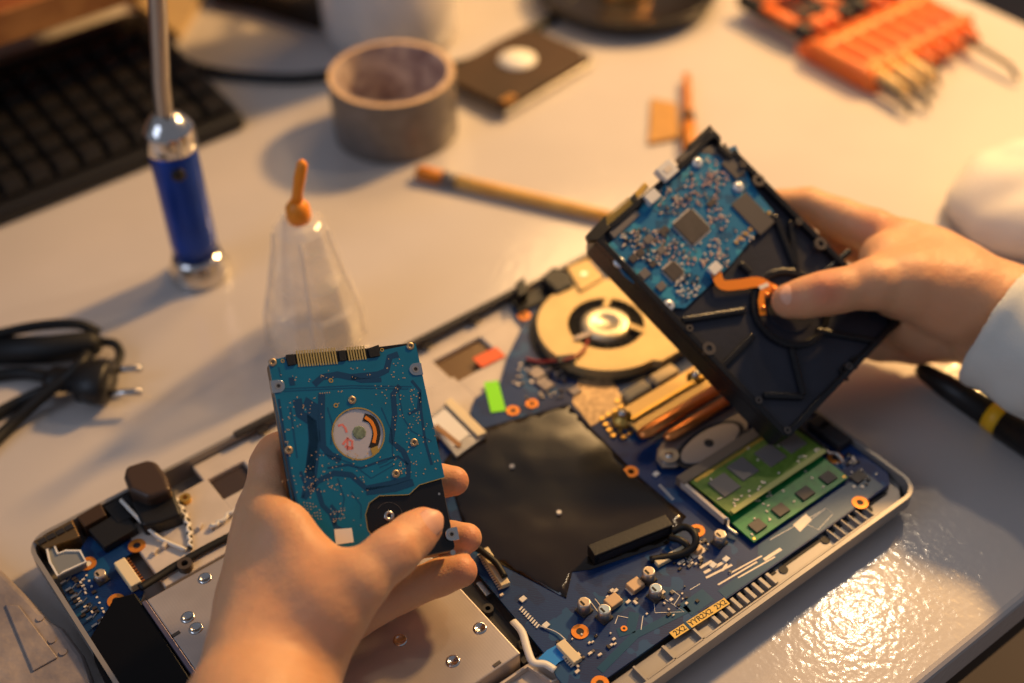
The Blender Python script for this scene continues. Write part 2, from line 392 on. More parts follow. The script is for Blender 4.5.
# duct tape
p = W(391, 70, .05); p.z = 0
dt = thing('duct_tape_roll', 'big roll of grey duct tape standing flat on its side', 'tape roll', loc=p)
MB().lathe([(.0415, 0), (.0450, 0), (.0454, .002), (.0454, .046), (.0450, .0478)], p, 64).build('tape', M['tape_side'], dt)
MB().ring(p, .0450, .0413, .0465, .0481, 64).build('tape_edge', M['tape_top_lit'], dt)
MB().holed([(p.x + .0413 * math.cos(2 * PI * i / 64), p.y + .0413 * math.sin(2 * PI * i / 64)) for i in range(64)],
           [(p.x + .0402 * math.cos(2 * PI * i / 64), p.y + .0402 * math.sin(2 * PI * i / 64)) for i in range(64)], 0, .0484, smooth=False).build('cardboard_core', M['core'], dt)

# white cup behind
p = W(392, 34)
cu = thing('white_cup', 'plain white cup standing behind the duct tape', 'cup', loc=p)
MB().lathe([(0, 0), (.048, 0), (.053, .004), (.0545, .02), (.057, .13), (.0548, .13), (.052, .02), (.046, .006), (0, .006)], p, 48).build('cup_body', M['white'], cu)
hp = [p + Vector((.010, .054, .095)), p + Vector((.02, .078, .09)), p + Vector((.022, .084, .065)), p + Vector((.018, .074, .04)), p + Vector((.010, .052, .03))]
MB().tube(smooth_path(hp), .0045, 10).build('handle', M['white'], cu)

# dark dish; its central highlight is modelled as an added brass bulge
p = W(626, -3)
di = thing('round_dish', 'shallow round black dish with a highlight shaped in brass at the far side', 'dish', loc=p)
MB().lathe([(0, 0), (.062, 0), (.074, .006), (.078, .016), (.076, .017), (.07, .010), (.04, .006), (0, .006)], p, 56).build('dish_body', M['dish'], di)
MB().lathe([(.022, .006), (.021, .014), (.014, .021), (0, .024)], p, 32).build('highlight_dome', M['brass'], di)

# open drive with a round disc
p = W(517, 78); a0 = .16
od = thing('hard_drive', 'dark brown old drive with a round silver disc behind the brush', 'hard drive', matrix=Matrix.Translation(p) @ Matrix.Rotation(a0, 4, 'Z'))
MB().prism(rrect(-.05, -.035, .05, .035, .003), 0, .006).build('casing', M['steel'], od, local=True, bevel=.001)
MB().prism(rrect(-.049, -.034, .049, .034, .003), .0061, .012).build('cover', M['brown'], od, local=True, bevel=.001)
MB().lathe([(0, .0121), (.0150, .0121), (.0150, .0130), (0, .0132)], (.005, .004, 0), 40).build('disc', M['label_white'], od, local=True)
MB().box((-.041, -.03, .013), (.012, .006, .002)).build('latch', M['brass'], od, local=True)
for sx, sy in ((-.044, .03), (.044, .03), (.044, -.03)): MB().cyl((sx, sy, .0121), .002, .0008).build('screw', M['steel'], od, local=True)

# black cable over the back
cb = smooth_path([W(120, 40, .004), W(180, 62, .004), W(225, 74, .004), W(290, 79, .004), W(345, 74, .004), W(455, 66, .004), W(500, 46, .004), W(560, 12, .004), W(590, -30, .004)])
tag(MB().tube(cb, .0042, 10).build('cable', M['black_soft']), 'black cable snaking across the back of the bench behind the tape', 'cable')
# brown flat thing and beige card at the top
p = W(262, -6)
tag(MB().prism([tuple(W(x, y))[:2] for x, y in ((215, 5), (255, 12), (322, 34), (330, -10), (270, -60), (196, -40))], .0, .02).build('monitor_foot', M['brown_card'], bevel=.004),
    'flat dark brown foot behind the gooseneck light', 'stand')
tag(MB().prism([tuple(W(x, y))[:2] for x, y in ((135, 8), (180, 42), (206, 0), (190, -40), (130, -30))], 0, .006).build('card_pad', M['beige'], bevel=.001),
    'beige card pad lying beyond the keyboard corner', 'card')

# brush
A = W(417, 172, .005); B_ = W(612, 217, .005); d = (B_ - A).normalized()
br = thing('paint_brush', 'thin brush with a yellow wooden handle lying behind the drives', 'brush', loc=A)
L = (B_ - A).length
MB().tube([A, A + d * .001, A + d * .006, A + d * .02], [.0035, .005, .0056, .0052], 14).build('handle_end', M['brush_tip'], br)
MB().tube([A + d * .02, A + d * .031], .0049, 14).build('ferrule', M['tape_side'], br)
MB().tube([A + d * .031, A + d * .06, A + d * L * .8, A + d * L], [.0047, .0046, .0042, .0036], 14).build('handle', M['brush'], br)

# amber screwdriver and tan card
A = W(690, 150, .006); B_ = W(686, 68, .006); d = (B_ - A).normalized()
am = thing('precision_screwdriver', 'small amber screwdriver lying behind the larger drive', 'screwdriver', loc=A)
MB().tube([A, A + d * .002, A + d * .03, A + d * .034], [.004, .0055, .0055, .004], 12).build('handle', M['brush_tip'], am)
MB().tube([A + d * .034, A + d * .042], .0046, 12).build('black_band', M['black'], am)
MB().tube([A + d * .042, A + d * .055, A + d * .1], [.005, .0035, .003], 12).build('shaft', M['amber'], am)
tag(MB().prism(WP([(651, 101), (676, 106), (680, 140), (648, 146)], 0), 0, .003).build('card_tag', M['tan'], bevel=.0006), 'small tan card tag beside the amber screwdriver', 'tag')

# orange screwdriver holder
hx0, hx1, hy0, hy1 = .728, .856, .522, .604
ho = thing('screwdriver_holder', 'orange plastic screwdriver holder at the back of the bench', 'tool holder', loc=((hx0 + hx1) / 2, (hy0 + hy1) / 2, 0))
MB().prism(rrect(hx0, hy0, hx1, hy1, .008), 0, .007).build('holder_plate', M['orange2'], ho, bevel=.002)
sx = [.739, .755, .770, .786, .803, .820, .838]
for i in range(8):
    x = .731 + i * .0165
    MB().tube([Vector((x, hy0 + .001, .009)), Vector((x, hy0 + .010, .014)), Vector((x, hy1 - .022, .015)), Vector((x, hy1 - .012, .011))], [.0035, .0058, .0060, .004], 10).build('divider', M['orange2'], ho)
MB().box(((hx0 + hx1) / 2, hy0 + .012, .017), (hx1 - hx0 - .004, .008, .006)).build('front_bar', M['orange2'], ho, bevel=.002)
MB().box(((hx0 + hx1) / 2, hy1 - .030, .018), (hx1 - hx0 - .004, .008, .006)).build('rear_bar', M['orange2'], ho, bevel=.002)
tips = [.476, .472, .480, .487, .503, .508, .456]
words = ['first at the end nearest the brush', 'second', 'third', 'fourth, in the middle', 'fifth', 'sixth', 'last, with the longest blade']
for i, x in enumerate(sx):
    sd = thing('screwdriver', 'orange and black screwdriver in the orange holder, ' + words[i] + (' along the row' if i in (1, 2, 4, 5) else ''), 'screwdriver', loc=(x, .66, .012), group='screwdrivers in the orange holder')
    y = hy1 - .008; z = .0145
    MB().tube([Vector((x, y, z)), Vector((x, y + .004, z)), Vector((x, y + .06, z)), Vector((x, y + .075, z)), Vector((x, y + .078, z))], [.004, .0062, .0068, .006, .003], 12).build('handle', M['black'] if i in (0, 3, 4) else M['orange2'], sd)
    MB().tube([Vector((x, y + .014, z + .0015)), Vector((x, y + .05, z + .0015))], .0062, 8).build('grip', M['orange2'] if i in (0, 3) else M['black'], sd)
    MB().tube([Vector((x, y, z)), Vector((x - .009, tips[i] + .02, .010)), Vector((x - .013, tips[i] + .008, .005))], [.0024, .0024, .0016], 10).build('shaft', M['side_metal'], sd)
    MB().tube([Vector((x, hy0 + .008, z)), Vector((x - (.004 if i < 3 else .002), hy0 - (.024 if i < 3 else .010), z - .002))], .0040, 10).build('sleeve', M['pale'] if i < 3 else M['orange2'], sd)

# power plug
s3 = lambda x, y, z=.005: W(x / 3.009, 227 + y / 3.009, z)
pl = thing('power_cord', 'coiled black power cord with a two pin plug', 'power cord', loc=s3(240, 470, 0))
MB().tube([s3(-60, 375, .011), s3(150, 368, .011), s3(280, 352, .011), s3(302, 352, .011)], [.0085, .0085, .008, .005], 14).build('strain_relief', M['black_soft'], pl)
MB().tube(smooth_path([s3(-60, 335, .02), s3(100, 300, .02), s3(230, 292, .018), s3(300, 318, .012)]), .0032, 10).build('cord', M['black_soft'], pl)
MB().tube(smooth_path([s3(300, 345, .009), s3(345, 352, .008), s3(362, 385, .007), s3(345, 420, .009)]), .0028, 10).build('cord', M['black_soft'], pl)
MB().tube(smooth_path([s3(-60, 455, .004), s3(60, 440, .004), s3(140, 450, .006), s3(180, 460, .009)]), .0038, 10).build('cord', M['black_soft'], pl)
MB().tube(smooth_path([s3(-60, 590, .004), s3(60, 525, .005), s3(180, 470, .014), s3(240, 415, .02), s3(262, 385, .018)]), .0036, 10).build('cord', M['black_soft'], pl)
MB().tube(smooth_path([s3(-60, 690, .004), s3(40, 590, .005), s3(140, 500, .012), s3(210, 450, .016), s3(290, 400, .018)]), .0036, 10).build('cord', M['black_soft'], pl)
a_, b2_ = s3(140, 455, .012), s3(330, 468, .012); d = (b2_ - a_).normalized()
MB().tube([a_, a_ + d * .004, a_ + d * .018, a_ + d * .022, b2_ - d * .002, b2_], [.006, .0085, .0085, .0145, .0155, .014], 16, flat=.75).build('plug_body', M['black'], pl)
for yy in (432, 502):
    A = s3(325, yy, .012)
    MB().tube([A, A + (s3(428, yy - 6, .012) - A) * .97, A + (s3(428, yy - 6, .012) - A)], [.0021, .0021, .001], 10).build('pin', M['chrome'], pl)

# scuffed metal part at the near left
dv = thing('metal_drive_cover', 'scuffed grey metal cover lying beside the laptop near edge', 'drive cover', loc=W(20, 660))
MB().prism(WP([(-60, 520), (4, 572), (32, 600), (52, 622), (64, 628), (84, 655), (100, 700), (60, 760), (-60, 760)], .012), 0, .0135).build('cover_plate', M['pewter'], dv, bevel=.003, segs=3)
MB().prism(WP([(5, 605), (19, 606), (58, 658), (33, 672)], .0137), .0134, .0146).build('raised_panel', M['pewter'], dv, bevel=.0008)
for x, y in ((40, 618), (52, 640), (63, 652)): q = W(x, y, .014); MB().cyl((q.x, q.y, .0134), .0018, .0008).build('rivet', M['pewter'], dv)

# black and yellow tool under the sleeve
A, B_ = W(918, 368, .009), W(1082, 474, .009); d = (B_ - A).normalized()
pt = thing('tool_handle', 'black tool handle with a yellow band lying beneath the sleeve', 'tool', loc=A)
MB().tube([A, A + d * .004, A + d * .02, A + d * .049], [.003, .005, .007, .008], 14).build('handle', M['black'], pt)
MB().tube([A + d * .049, A + d * .058], .0088, 14).build('yellow_band', M['yellow'], pt)
MB().tube([A + d * .058, A + d * .1, A + d * .12], [.0095, .01, .006], 14).build('handle_end', M['black'], pt)

# ------------------------------------------------------------------ laptop base
LX0, LX1, LY0, LY1 = .0555, .4365, .2365, .4945
lp = thing('laptop_base', 'opened laptop lower half with bare motherboard, fan and memory exposed', 'laptop', loc=((LX0 + LX1) / 2, (LY0 + LY1) / 2, 0))
ro = rrect(LX0, LY0, LX1, LY1, .012); ri = rrect(LX0 + .0022, LY0 + .0022, LX1 - .0022, LY1 - .0022, .0098)
bot = rrect(LX0 + .004, LY0 + .004, LX1 - .004, LY1 - .004, .010)
n = len(ro); q = MB()
q.add([(x, y, .003) for x, y in bot] + [(x, y, .011) for x, y in ro] + [(x, y, .0195) for x, y in ro] + [(x, y, .0195) for x, y in ri] + [(x, y, .006) for x, y in ri],
      [tuple(range(n))[::-1]] + [(k * n + i, k * n + (i + 1) % n, (k + 1) * n + (i + 1) % n, (k + 1) * n + i) for k in range(4) for i in range(n)] + [tuple(range(4 * n, 5 * n))])
case = q.build('bottom_case', M['case'], lp)
for x in (LX0 + .03, LX1 - .03):
    for y in (LY0 + .025, LY1 - .025): MB().cyl((x, y, 0), .006, .0032).build('rubber_foot', M['black_soft'], case)
# front ledge with clips and slots
led = MB().prism([(LX0 + .0023, LY0 + .0023), (LX1 - .012, LY0 + .0023), (LX1 - .0025, LY0 + .012), (LX1 - .0025, LY0 + .030), (LX1 - .010, LY0 + .030), (LX1 - .014, LY0 + .0145), (LX0 + .0023, LY0 + .0145)], .0062, .0135).build('front_ledge', M['case'], case, bevel=.0006)
q = MB()
for i in range(9): q.box((.298 + i * .0048, LY0 + .0095, .0145), (.0022, .0075, .003))
for i in range(6): q.box((.380 + i * .0052, LY0 + .0095, .0145), (.0009, .0085, .003))
q.box((.33, LY0 + .0045, .0145), (.16, .0012, .003)); q.build('clip', M['case'], case, bevel=.0003)
q = MB()
for x0, x1 in ((.300, .342), (.348, .374), (.378, .405), (.411, .424)): q.box(((x0 + x1) / 2, LY0 + .0125, .0137), (x1 - x0, .0022, .0004))
for x in (.346, .376, .408): q.cyl((x, LY0 + .0105, .0136), .0024, .0004, 16)
q.build('slot', M['pit'], case)
q = MB()
for x in (.25, .268, .286): q.box((x, LY0 + .008, .0145), (.0012, .011, .003))
q.build('stiffener', M['case'], case)
# back edge: dark strip
MB().box(((.175 + .375) / 2, LY1 - .0026, .0205), (.2, .0042, .003)).build('rear_trim', M['case_dark'], lp, bevel=.0008)
q = MB()
for x in (.19, .215, .245, .285, .30, .335): MB().box((x, LY1 - .0062, .0175), (.006, .003, .002)).build('rear_clip', M['case_dark'], case)
# light inner frame along the back left, with a window
fr = MB()
fz0, fz1 = .0105, .0145
fr.prism([(.148, .478), (.148, LY1 - .0028), (.385, LY1 - .0028), (.385, .478)], fz0, fz1)
fr.prism([(.100, .428), (.100, .4785), (.150, .4785), (.150, .4785), (.150, .428)], fz0, fz1)
fr.prism([(.1495, .428), (.1495, .4605), (.2985, .4605), (.2985, .428)], fz0, fz1)
fr.prism([(.1715, .460), (.1715, .4785), (.2965, .4785), (.2965, .460)], fz0, fz1)
fr.prism([(.3305, .452), (.3305, .4785), (.358, .4785), (.365, .452)], fz0, fz1)
fr.prism([(.298, .438), (.298, .4555), (.331, .4555), (.331, .438)], fz0, fz1)
fr.build('inner_frame', M['case_in'], lp, bevel=.0008)
MB().box((.314, .4667, .0112), (.034, .022, .0015)).build('window_panel', mat('brown_panel', (112, 88, 60), .3, metal=.3), lp)
MB().box((.160, .4692, .0112), (.022, .017, .0015)).build('window_panel', mat('dark_panel', (74, 62, 58), .35, metal=.3), lp)
c_ = W(488, 355, .0155); MB().box((.3235, .4595, .0153), (.0165, .0095, .0006), rz=-.05).build('red_sticker', M['red_label'], lp)
# hinge mount and rear connectors, left back corner
hz = MB()
hz.prism(WP([(124, 478), (126, 468), (148, 461), (157, 463), (168, 478), (172, 492), (148, 500), (130, 492)], .028), .006, .030)
hg = hz.build('hinge_mount', mat('hinge_brown', (70, 54, 44), .4, metal=.2), lp, bevel=.003, segs=4)
MB().prism(WP([(130, 500), (172, 486), (181, 512), (160, 520), (142, 524)], .024), .006, .023).build('hinge_block', M['black'], lp, bevel=.0015)
MB().prism(WP([(76, 516), (100, 502), (106, 514), (84, 526)], .022), .006, .0215).build('rear_connector', mat('conn_brown', (74, 56, 42), .4, metal=.4), lp, bevel=.0006)
MB().prism(WP([(88, 530), (122, 510), (138, 528), (104, 548)], .019), .0145, .0195).build('black_cover', M['black'], lp, bevel=.0006)
MB().prism(WP([(104, 508), (128, 494), (142, 514), (118, 524)], .019), .006, .020).build('black_cover', M['black'], lp, bevel=.0006)
mp_ = MB().prism(WP([(33, 541), (72, 519), (80, 536), (44, 548)], .0205), .007, .0205).build('metal_port', mat('port_metal', (150, 118, 78), .3, metal=.9), lp, bevel=.0006)
q = MB()
for i in range(4): w_ = W(42 + i * 9, 541 - i * 4.6, .021); q.box((w_.x, w_.y, .0207), (.004, .003, .001))
q.build('port_slot', M['pit'], mp_)
# grey bracket
q = MB(); P_ = WP([(47, 549), (54, 545), (58, 554), (66, 551), (80, 551), (86, 562), (64, 572), (58, 576), (50, 562)], .019)
br_ = MB().prism(P_, .012, .0185).build('bracket', mat('bracket_grey', (140, 142, 140), .4, metal=.3), lp, bevel=.0005)
q.strip(P_ + [P_[0]], .001, .0185, .0195); q.build('bracket_rim', M['ivory'], br_)

# daughterboard
db = MB().prism(WP([(60, 583), (88, 536), (134, 540), (138, 549), (116, 562), (144, 590), (140, 600), (108, 668), (86, 640)], .0145), .0130, .0142).build('io_board', M['mb'], lp)
def ringpad(px, py, z, r, parent, hole=None):
    w_ = W(px, py, z)
    o = MB().ring((w_.x, w_.y), r, r * .45, z, z + .0005, 28).build('mounting_ring', M['pad'], parent)
    MB().cyl((w_.x, w_.y, z + .0001), r * .45, .0002, 20).build('screw_hole', hole or M['pit'], o)
    return o
def capacitor(px, py, z, parent, top, r=.0032, h=.0062):
    w_ = W(px, py, z)
    c = MB().lathe([(0, 0), (r, 0), (r, h - .0004), (r - .0005, h), (r - .001, h - .0002), (0, h - .0002)], (w_.x, w_.y, z + .001), 28).build('capacitor', M['cap_side'], parent)
    MB().box((w_.x, w_.y, z + .0006), (2.1 * r, 2.1 * r, .0011), rz=.1).build('capacitor_base', M['cap_base'], c, bevel=.0004)
    MB().cyl((w_.x, w_.y, z + h + .0007), r * .78, .00035, 24).build('top_print', top, c)
    q = MB().box((w_.x - r * .35, w_.y, z + h + .00113), (.0011, r * .9, .0001)); q.build('marking', M['ink'], c)
    return c
ringpad(88, 564, .0143, .0042, db, M['ivory']); ringpad(137, 546, .0143, .0044, db); ringpad(116, 601, .0143, .0042, db)
capacitor(102, 580, .0142, db, M['cap_tan'], .0030, .0045)
q = MB(); q2 = MB()
for i in range(26):
    w_ = W(66 + random.random() * 26 + i * .6, 578 + i * 1.6 + random.random() * 8, .0143)
    if i % 2: q.box((w_.x, w_.y, .0147), (.0016, .0009, .0008), rz=random.choice((0, PI / 2)))
    else: q2.box((w_.x, w_.y, .0147), (.0022, .0016, .0008))
for i in range(8): w_ = W(84 + i * 2.6, 570 + i * 5.5, .0143); q.cyl((w_.x, w_.y, .0143), .0006, .0003, 8)
for a_, s_ in ((q, M['smd']), (q2, M['smd_dark'])): o = a_.build('board_components', s_, db); o['kind'] = 'stuff'
q = MB()
for i in range(8): w_ = W(64 + i * 5.2, 584 + i * 7.2, .0143); q.box((w_.x, w_.y, .0152), (.0030, .0012, .0018), rz=.1); q.box((w_.x + .003, w_.y + .0008, .0148), (.004, .0005, .0006), rz=.5)
q.build('pin_header', M['steel'], db)
a_, b2_ = W(121, 566, .0145), W(138, 590, .0145); d = b2_ - a_
cn = MB().box(((a_.x + b2_.x) / 2, (a_.y + b2_.y) / 2, .017), (.006, d.length, .005), rz=math.atan2(d.y, d.x) + PI / 2).build('cable_connector', M['cream'], db, bevel=.0006)
q = MB()
for i in range(10): w_ = a_.lerp(b2_, i / 9) + Vector((.0042, .0008, 0)); q.box((w_.x, w_.y, .0152), (.0022, .0007, .0012))
q.build('contact', M['copper'], cn)

# cables on the light frame
cbl = MB().tube(smooth_path([W(140, 588, .018), W(156, 578, .017), W(175, 566, .0165), W(205, 549, .0165), W(232, 535, .0165)]), .0022, 10, flat=.7).build('black_cable', M['black_soft'], lp)
MB().tube(smooth_path([W(121, 500, .0225), W(133, 513, .022), W(150, 530, .018), W(163, 540, .016), W(186, 550, .016)]), .0011, 8).build('white_cable', M['ivory'], lp)
tw = smooth_path([W(176, 500, .017), W(186, 517, .0165), W(190, 535, .016), W(191, 548, .016)], 10)
MB().tube([p + Vector((math.cos(i * 1.3), math.sin(i * 1.3), 0)) * .0009 for i, p in enumerate(tw)], .0011, 8).build('twisted_cable', M['ivory'], lp)
MB().tube([p + Vector((math.cos(i * 1.3 + PI), math.sin(i * 1.3 + PI), 0)) * .0009 for i, p in enumerate(tw)], .0009, 8).build('twisted_cable', M['black_soft'], lp)
tw = smooth_path([W(210, 527, .0165), W(222, 520, .0165), W(240, 505, .0165)], 8)
MB().tube([p + Vector((math.cos(i * 1.3), math.sin(i * 1.3), 0)) * .0009 for i, p in enumerate(tw)], .0011, 8).build('twisted_cable', M['ivory'], lp)
q = MB()
for px, py in ((155, 553), (165, 547), (200, 528), (212, 528), (160, 520), (187, 516)): w_ = W(px, py, .0146); q.box((w_.x, w_.y, .0157), (.0035, .0022, .0026), rz=.6)
q.build('cable_clip', M['case_in'], lp, bevel=.0004)
w_ = W(186, 568, .0145); MB().ring((w_.x, w_.y), .0038, .0018, .0105, .0185, 20).build('screw_post', mat('post', (96, 84, 74), .4, metal=.6), lp)
w_ = W(186, 501, .0145); MB().ring((w_.x, w_.y), .003, .0014, .0105, .0175, 20).build('screw_post', M['gold'], lp)

# black battery strip
st = WP([(113, 598), (135, 592), (150, 614), (232, 742), (142, 760), (94, 660), (90, 637)], .019)
MB().prism(st, .0145, .0188).build('battery_cover', mat('black_gloss', (8, 7, 8), .3, spec=.25), lp, bevel=.001)
# optical drive
ox0, ox1, oy0, oy1 = .0885, .2120, .2860, .4225
o_ = MB().prism([(ox0, oy0), (ox1, oy0), (ox1, oy1), (ox0, oy1)], .0062, .0195).build('optical_drive', M['lid'], lp, bevel=.0007)
MB().box((ox0 - .0014, (oy0 + oy1) / 2, .0135), (.0024, oy1 - oy0, .0128)).build('drive_edge', M['violet'], o_, bevel=.0004)
for px, py in ((480, 628), (453, 661), (196, 628), (188, 617), (205, 578), (400, 640)):
    w_ = W(px, py, .0196); MB().lathe([(.0034, .0001), (.0030, .0006), (.0022, .0004), (.0018, .0001), (0, .0001)], (w_.x, w_.y, .0195), 24).build('dimple', M['chrome'], o_)
for px, py in ((497, 664), (176, 634)):
    w_ = W(px, py, .0196); MB().box((w_.x, w_.y, .0197), (.004, .0016, .0004), rz=.02).build('embossed_slot', M['side_metal'], o_)
# channel between optical drive and board
q = MB().prism([(.2128, .285), (.2215, .285), (.2215, .40), (.2128, .40)], .0062, .0115); q.build('centre_channel', M['case_dark'], lp)
q = MB().prism([(.186, .2525), (.2255, .2525), (.2255, .2845), (.186, .2845)], .0062, .0108); fl2 = q.build('frame_corner', M['case_in'], lp, bevel=.0008)
MB().strip([(.190, .2815), (.2125, .2815), (.216, .268), (.223, .266)], .0012, .0108, .0142).build('frame_rib', M['case_in'], fl2)
for px, py in ((505, 652), (523, 646), (482, 549), (488, 610)):
    w_ = W(px, py, .013)
    o = MB().ring((w_.x, w_.y), .0028, .0013, .0062, .0145, 20).build('screw_post', M['case_dark'], lp)
MB().prism(WP([(476, 583), (487, 578), (497, 590), (486, 596)], .0135), .0115, .0135).build('clip_plate', M['steel'], lp)

# ---- motherboard
Z = .0165
outline = WP([(552, 690), (470, 582), (452, 530), (446, 470), (452, 440), (470, 425), (462, 410), (471, 391), (482, 371), (506, 352), (500, 313), (515, 292)], Z)
outline = [(.2175, .2515)] + [(.2185, .268), (.2215, .275)] + [(.2262, .352), (.243, .395), (.262, .423), (.285, .4265), (.296, .4365), (.316, .4385), (.331, .452), (.355, .468), (.359, .485), (.385, .490), (.4333, .490), (.4333, .2560), (.4275, .2500), (.30, .2503), (.30, .2525), (.232, .2525), (.232, .2505)]
mb = MB().prism(outline, .0150, Z).build('motherboard', M['mb'], lp)
T_ = lambda px, py, z=Z: W(px, py, z)
# tone areas
q = MB(); q.strip([(.236, .2575), (.262, .262), (.292, .2575)], .004, Z, Z + .00012); q.build('bare_board_area', M['mb_dark'], mb); q = MB(); q.strip([(.256, .268), (.262, .2655), (.27, .272)], .005, Z, Z + .00012)
q.build('bare_board_area', M['mb_dark'], mb); q = MB(); q.prism([(.29, .2535), (.305, .2535), (.305, .262), (.29, .262)][:4], Z, Z + .00012); q.build('bare_board_area', M['mb_dark'], mb); q = MB(); q.prism([(.31, .2508), (.424, .2508), (.424, .2640), (.345, .2640), (.338, .2565), (.31, .2565)], Z, Z + .00012)
q.build('bare_board_area', M['mb_dark'], mb); q = MB(); q.prism([(.2235, .36), (.2285, .36), (.232, .392), (.2285, .392)], Z, Z + .00012)
q.build('bare_board_area', M['mb_dark'], mb)
# insulation sheet with a slightly crumpled surface
def crumple(poly, z, name, m, parent, amp=.0005, step=.0035):
    from mathutils.geometry import delaunay_2d_cdt
    from mathutils import noise
    pts = [Vector(p) for p in poly]; dense = []
    for i, a in enumerate(pts):
        b = pts[(i + 1) % len(pts)]; k = max(1, int((b - a).length / step))
        dense += [a.lerp(b, j / k) for j in range(k)]
    xs = [p.x for p in pts]; ys = [p.y for p in pts]; inn = []
    def inside(p):
        c = False
        for i in range(len(pts)):
            a, b = pts[i], pts[i - 1]
            if (a.y > p.y) != (b.y > p.y) and p.x < (b.x - a.x) * (p.y - a.y) / (b.y - a.y) + a.x: c = not c
        return c
    y = min(ys)
    while y < max(ys):
        x = min(xs)
        while x < max(xs):
            p = Vector((x + random.uniform(-1, 1) * step * .2, y + random.uniform(-1, 1) * step * .2))
            if inside(p) and min((p - d_).length for d_ in dense) > step * .5: inn.append(p)
            x += step
        y += step
    nb = len(dense); res = delaunay_2d_cdt(dense + inn, [], [list(range(nb))], 1, 1e-6)
    V = []
    for p in res[0]:
        e = min((p - d_).length for d_ in dense)
        h = noise.noise(Vector((p.x * 26, p.y * 26, 3))) + .35 * noise.noise(Vector((p.x * 80, p.y * 80, 9)))
        V.append((p.x, p.y, z + .0003 + max(0, amp * (h + .45)) * min(1, e / .006)))
    q = MB(); q.v = [Vector(v) for v in V]; q.f = [tuple(f) for f in res[2]]; q.sm = [True] * len(q.f)
    o = q.build(name, m, parent)
    md = o.modifiers.new('thickness', 'SOLIDIFY'); md.thickness = .0002; md.offset = -1
    return o
sheet = crumple([(.2315, .352), (.2495, .2985), (.262, .309), (.2700, .3045), (.3105, .2925), (.3300, .3000), (.3292, .335), (.3322, .378), (.3340, .400), (.2760, .4180), (.2545, .408)], Z, 'insulation_sheet', M['sheet'], mb)
for px, py in ((512, 466), (559, 512)):
    w_ = W(px, py, Z + .0016); MB().cyl((w_.x, w_.y, Z + .0004), .0013, .0014, 14).build('white_dot', M['ivory'], sheet)
# tan capacitor field and pads near the processor
q = MB()
for i in range(5):
    for j in range(6):
        if random.random() < .85:
            w_ = T_(598 + i * 6.5 + j * 3.8, 428 - i * 4 + j * 5.6 - 14); q.box((w_.x, w_.y, Z + .0006), (.0026, .0022, .0012), rz=.05)
o = q.build('chip_capacitors', M['gold'], mb); o['kind'] = 'stuff'
MB().prism([(.3330, .3790), (.3590, .3790), (.3660, .4000), (.352, .412), (.3370, .400)], Z, Z + .0004).build('bare_pad', mat('tinned_pad', (190, 160, 120), .35, metal=.5, rgb2=(150, 124, 92), vscale=300), mb)

# rings
for px, py, r in ((631, 472, .0040), (580, 632, .0042), (697, 531, .0040), (860, 503, .0042), (835, 458, .0042), (600, 684, .0042), (513, 411, .0038), (532, 404, .0036), (524, 316, .0040), (624, 629, .0016)):
    ringpad(px, py, Z, r, mb)
# capacitors
for px, py, t in ((584, 611, 'cap_tan'), (604, 618, 'cap_blue'), (648, 580, 'cap_tan'), (655, 597, 'cap_blue'), (719, 543, 'cap_tan')):
    capacitor(px, py, Z, mb, M[t])
# square chokes
for px, py in ((613, 604), (635, 588), (697, 552)):
    w_ = T_(px, py); c = MB().box((w_.x, w_.y, Z + .0019), (.0074 if px < 690 else .004, .0062 if px < 690 else .004, .0034), rz=.02).build('choke', mat('choke_beige', (196, 166, 132), .45, metal=.2), mb, bevel=.0005)
    MB().box((w_.x, w_.y, Z + .0003), (.0084, .005, .0005)).build('solder_foot', M['smd'], c)
# black connector bar and its cable
a_, b2_ = W(591, 552, .024), W(669, 521, .024); d = b2_ - a_; ang = math.atan2(d.y, d.x)
cbx = MB().box(((a_.x + b2_.x) / 2, (a_.y + b2_.y) / 2, .0215), (d.length, .0078, .0075), rz=ang).build('drive_connector', M['black'], mb, bevel=.0005)
q = MB(); c0 = (a_ + b2_) / 2; nrm = Vector((-math.sin(ang), math.cos(ang), 0))
q.box((c0.x - nrm.x * .0040, c0.y - nrm.y * .0040, .0215), (d.length * .9, .0006, .004), rz=ang); q.build('slot_opening', M['pit'], cbx)
MB().tube(smooth_path([W(672, 532, .020), W(684, 527, .022), W(694, 533, .024), W(695, 545, .022), W(684, 553, .0195), W(668, 557, .0185), W(650, 560, .018)]), .0019, 10).build('black_cable', M['black_soft'], mb)
MB().tube(smooth_path([W(670, 538, .020), W(680, 540, .022), W(688, 548, .020), W(676, 556, .0185), W(660, 557, .018)]), .0017, 10).build('black_cable', M['black_soft'], mb)
a_, b2_ = T_(656, 566), T_(686, 550); d = b2_ - a_
MB().box(((a_.x + b2_.x) / 2, (a_.y + b2_.y) / 2, Z + .0014), (d.length, .0036, .0026), rz=math.atan2(d.y, d.x)).build('cable_socket', M['cream'], mb, bevel=.0004)
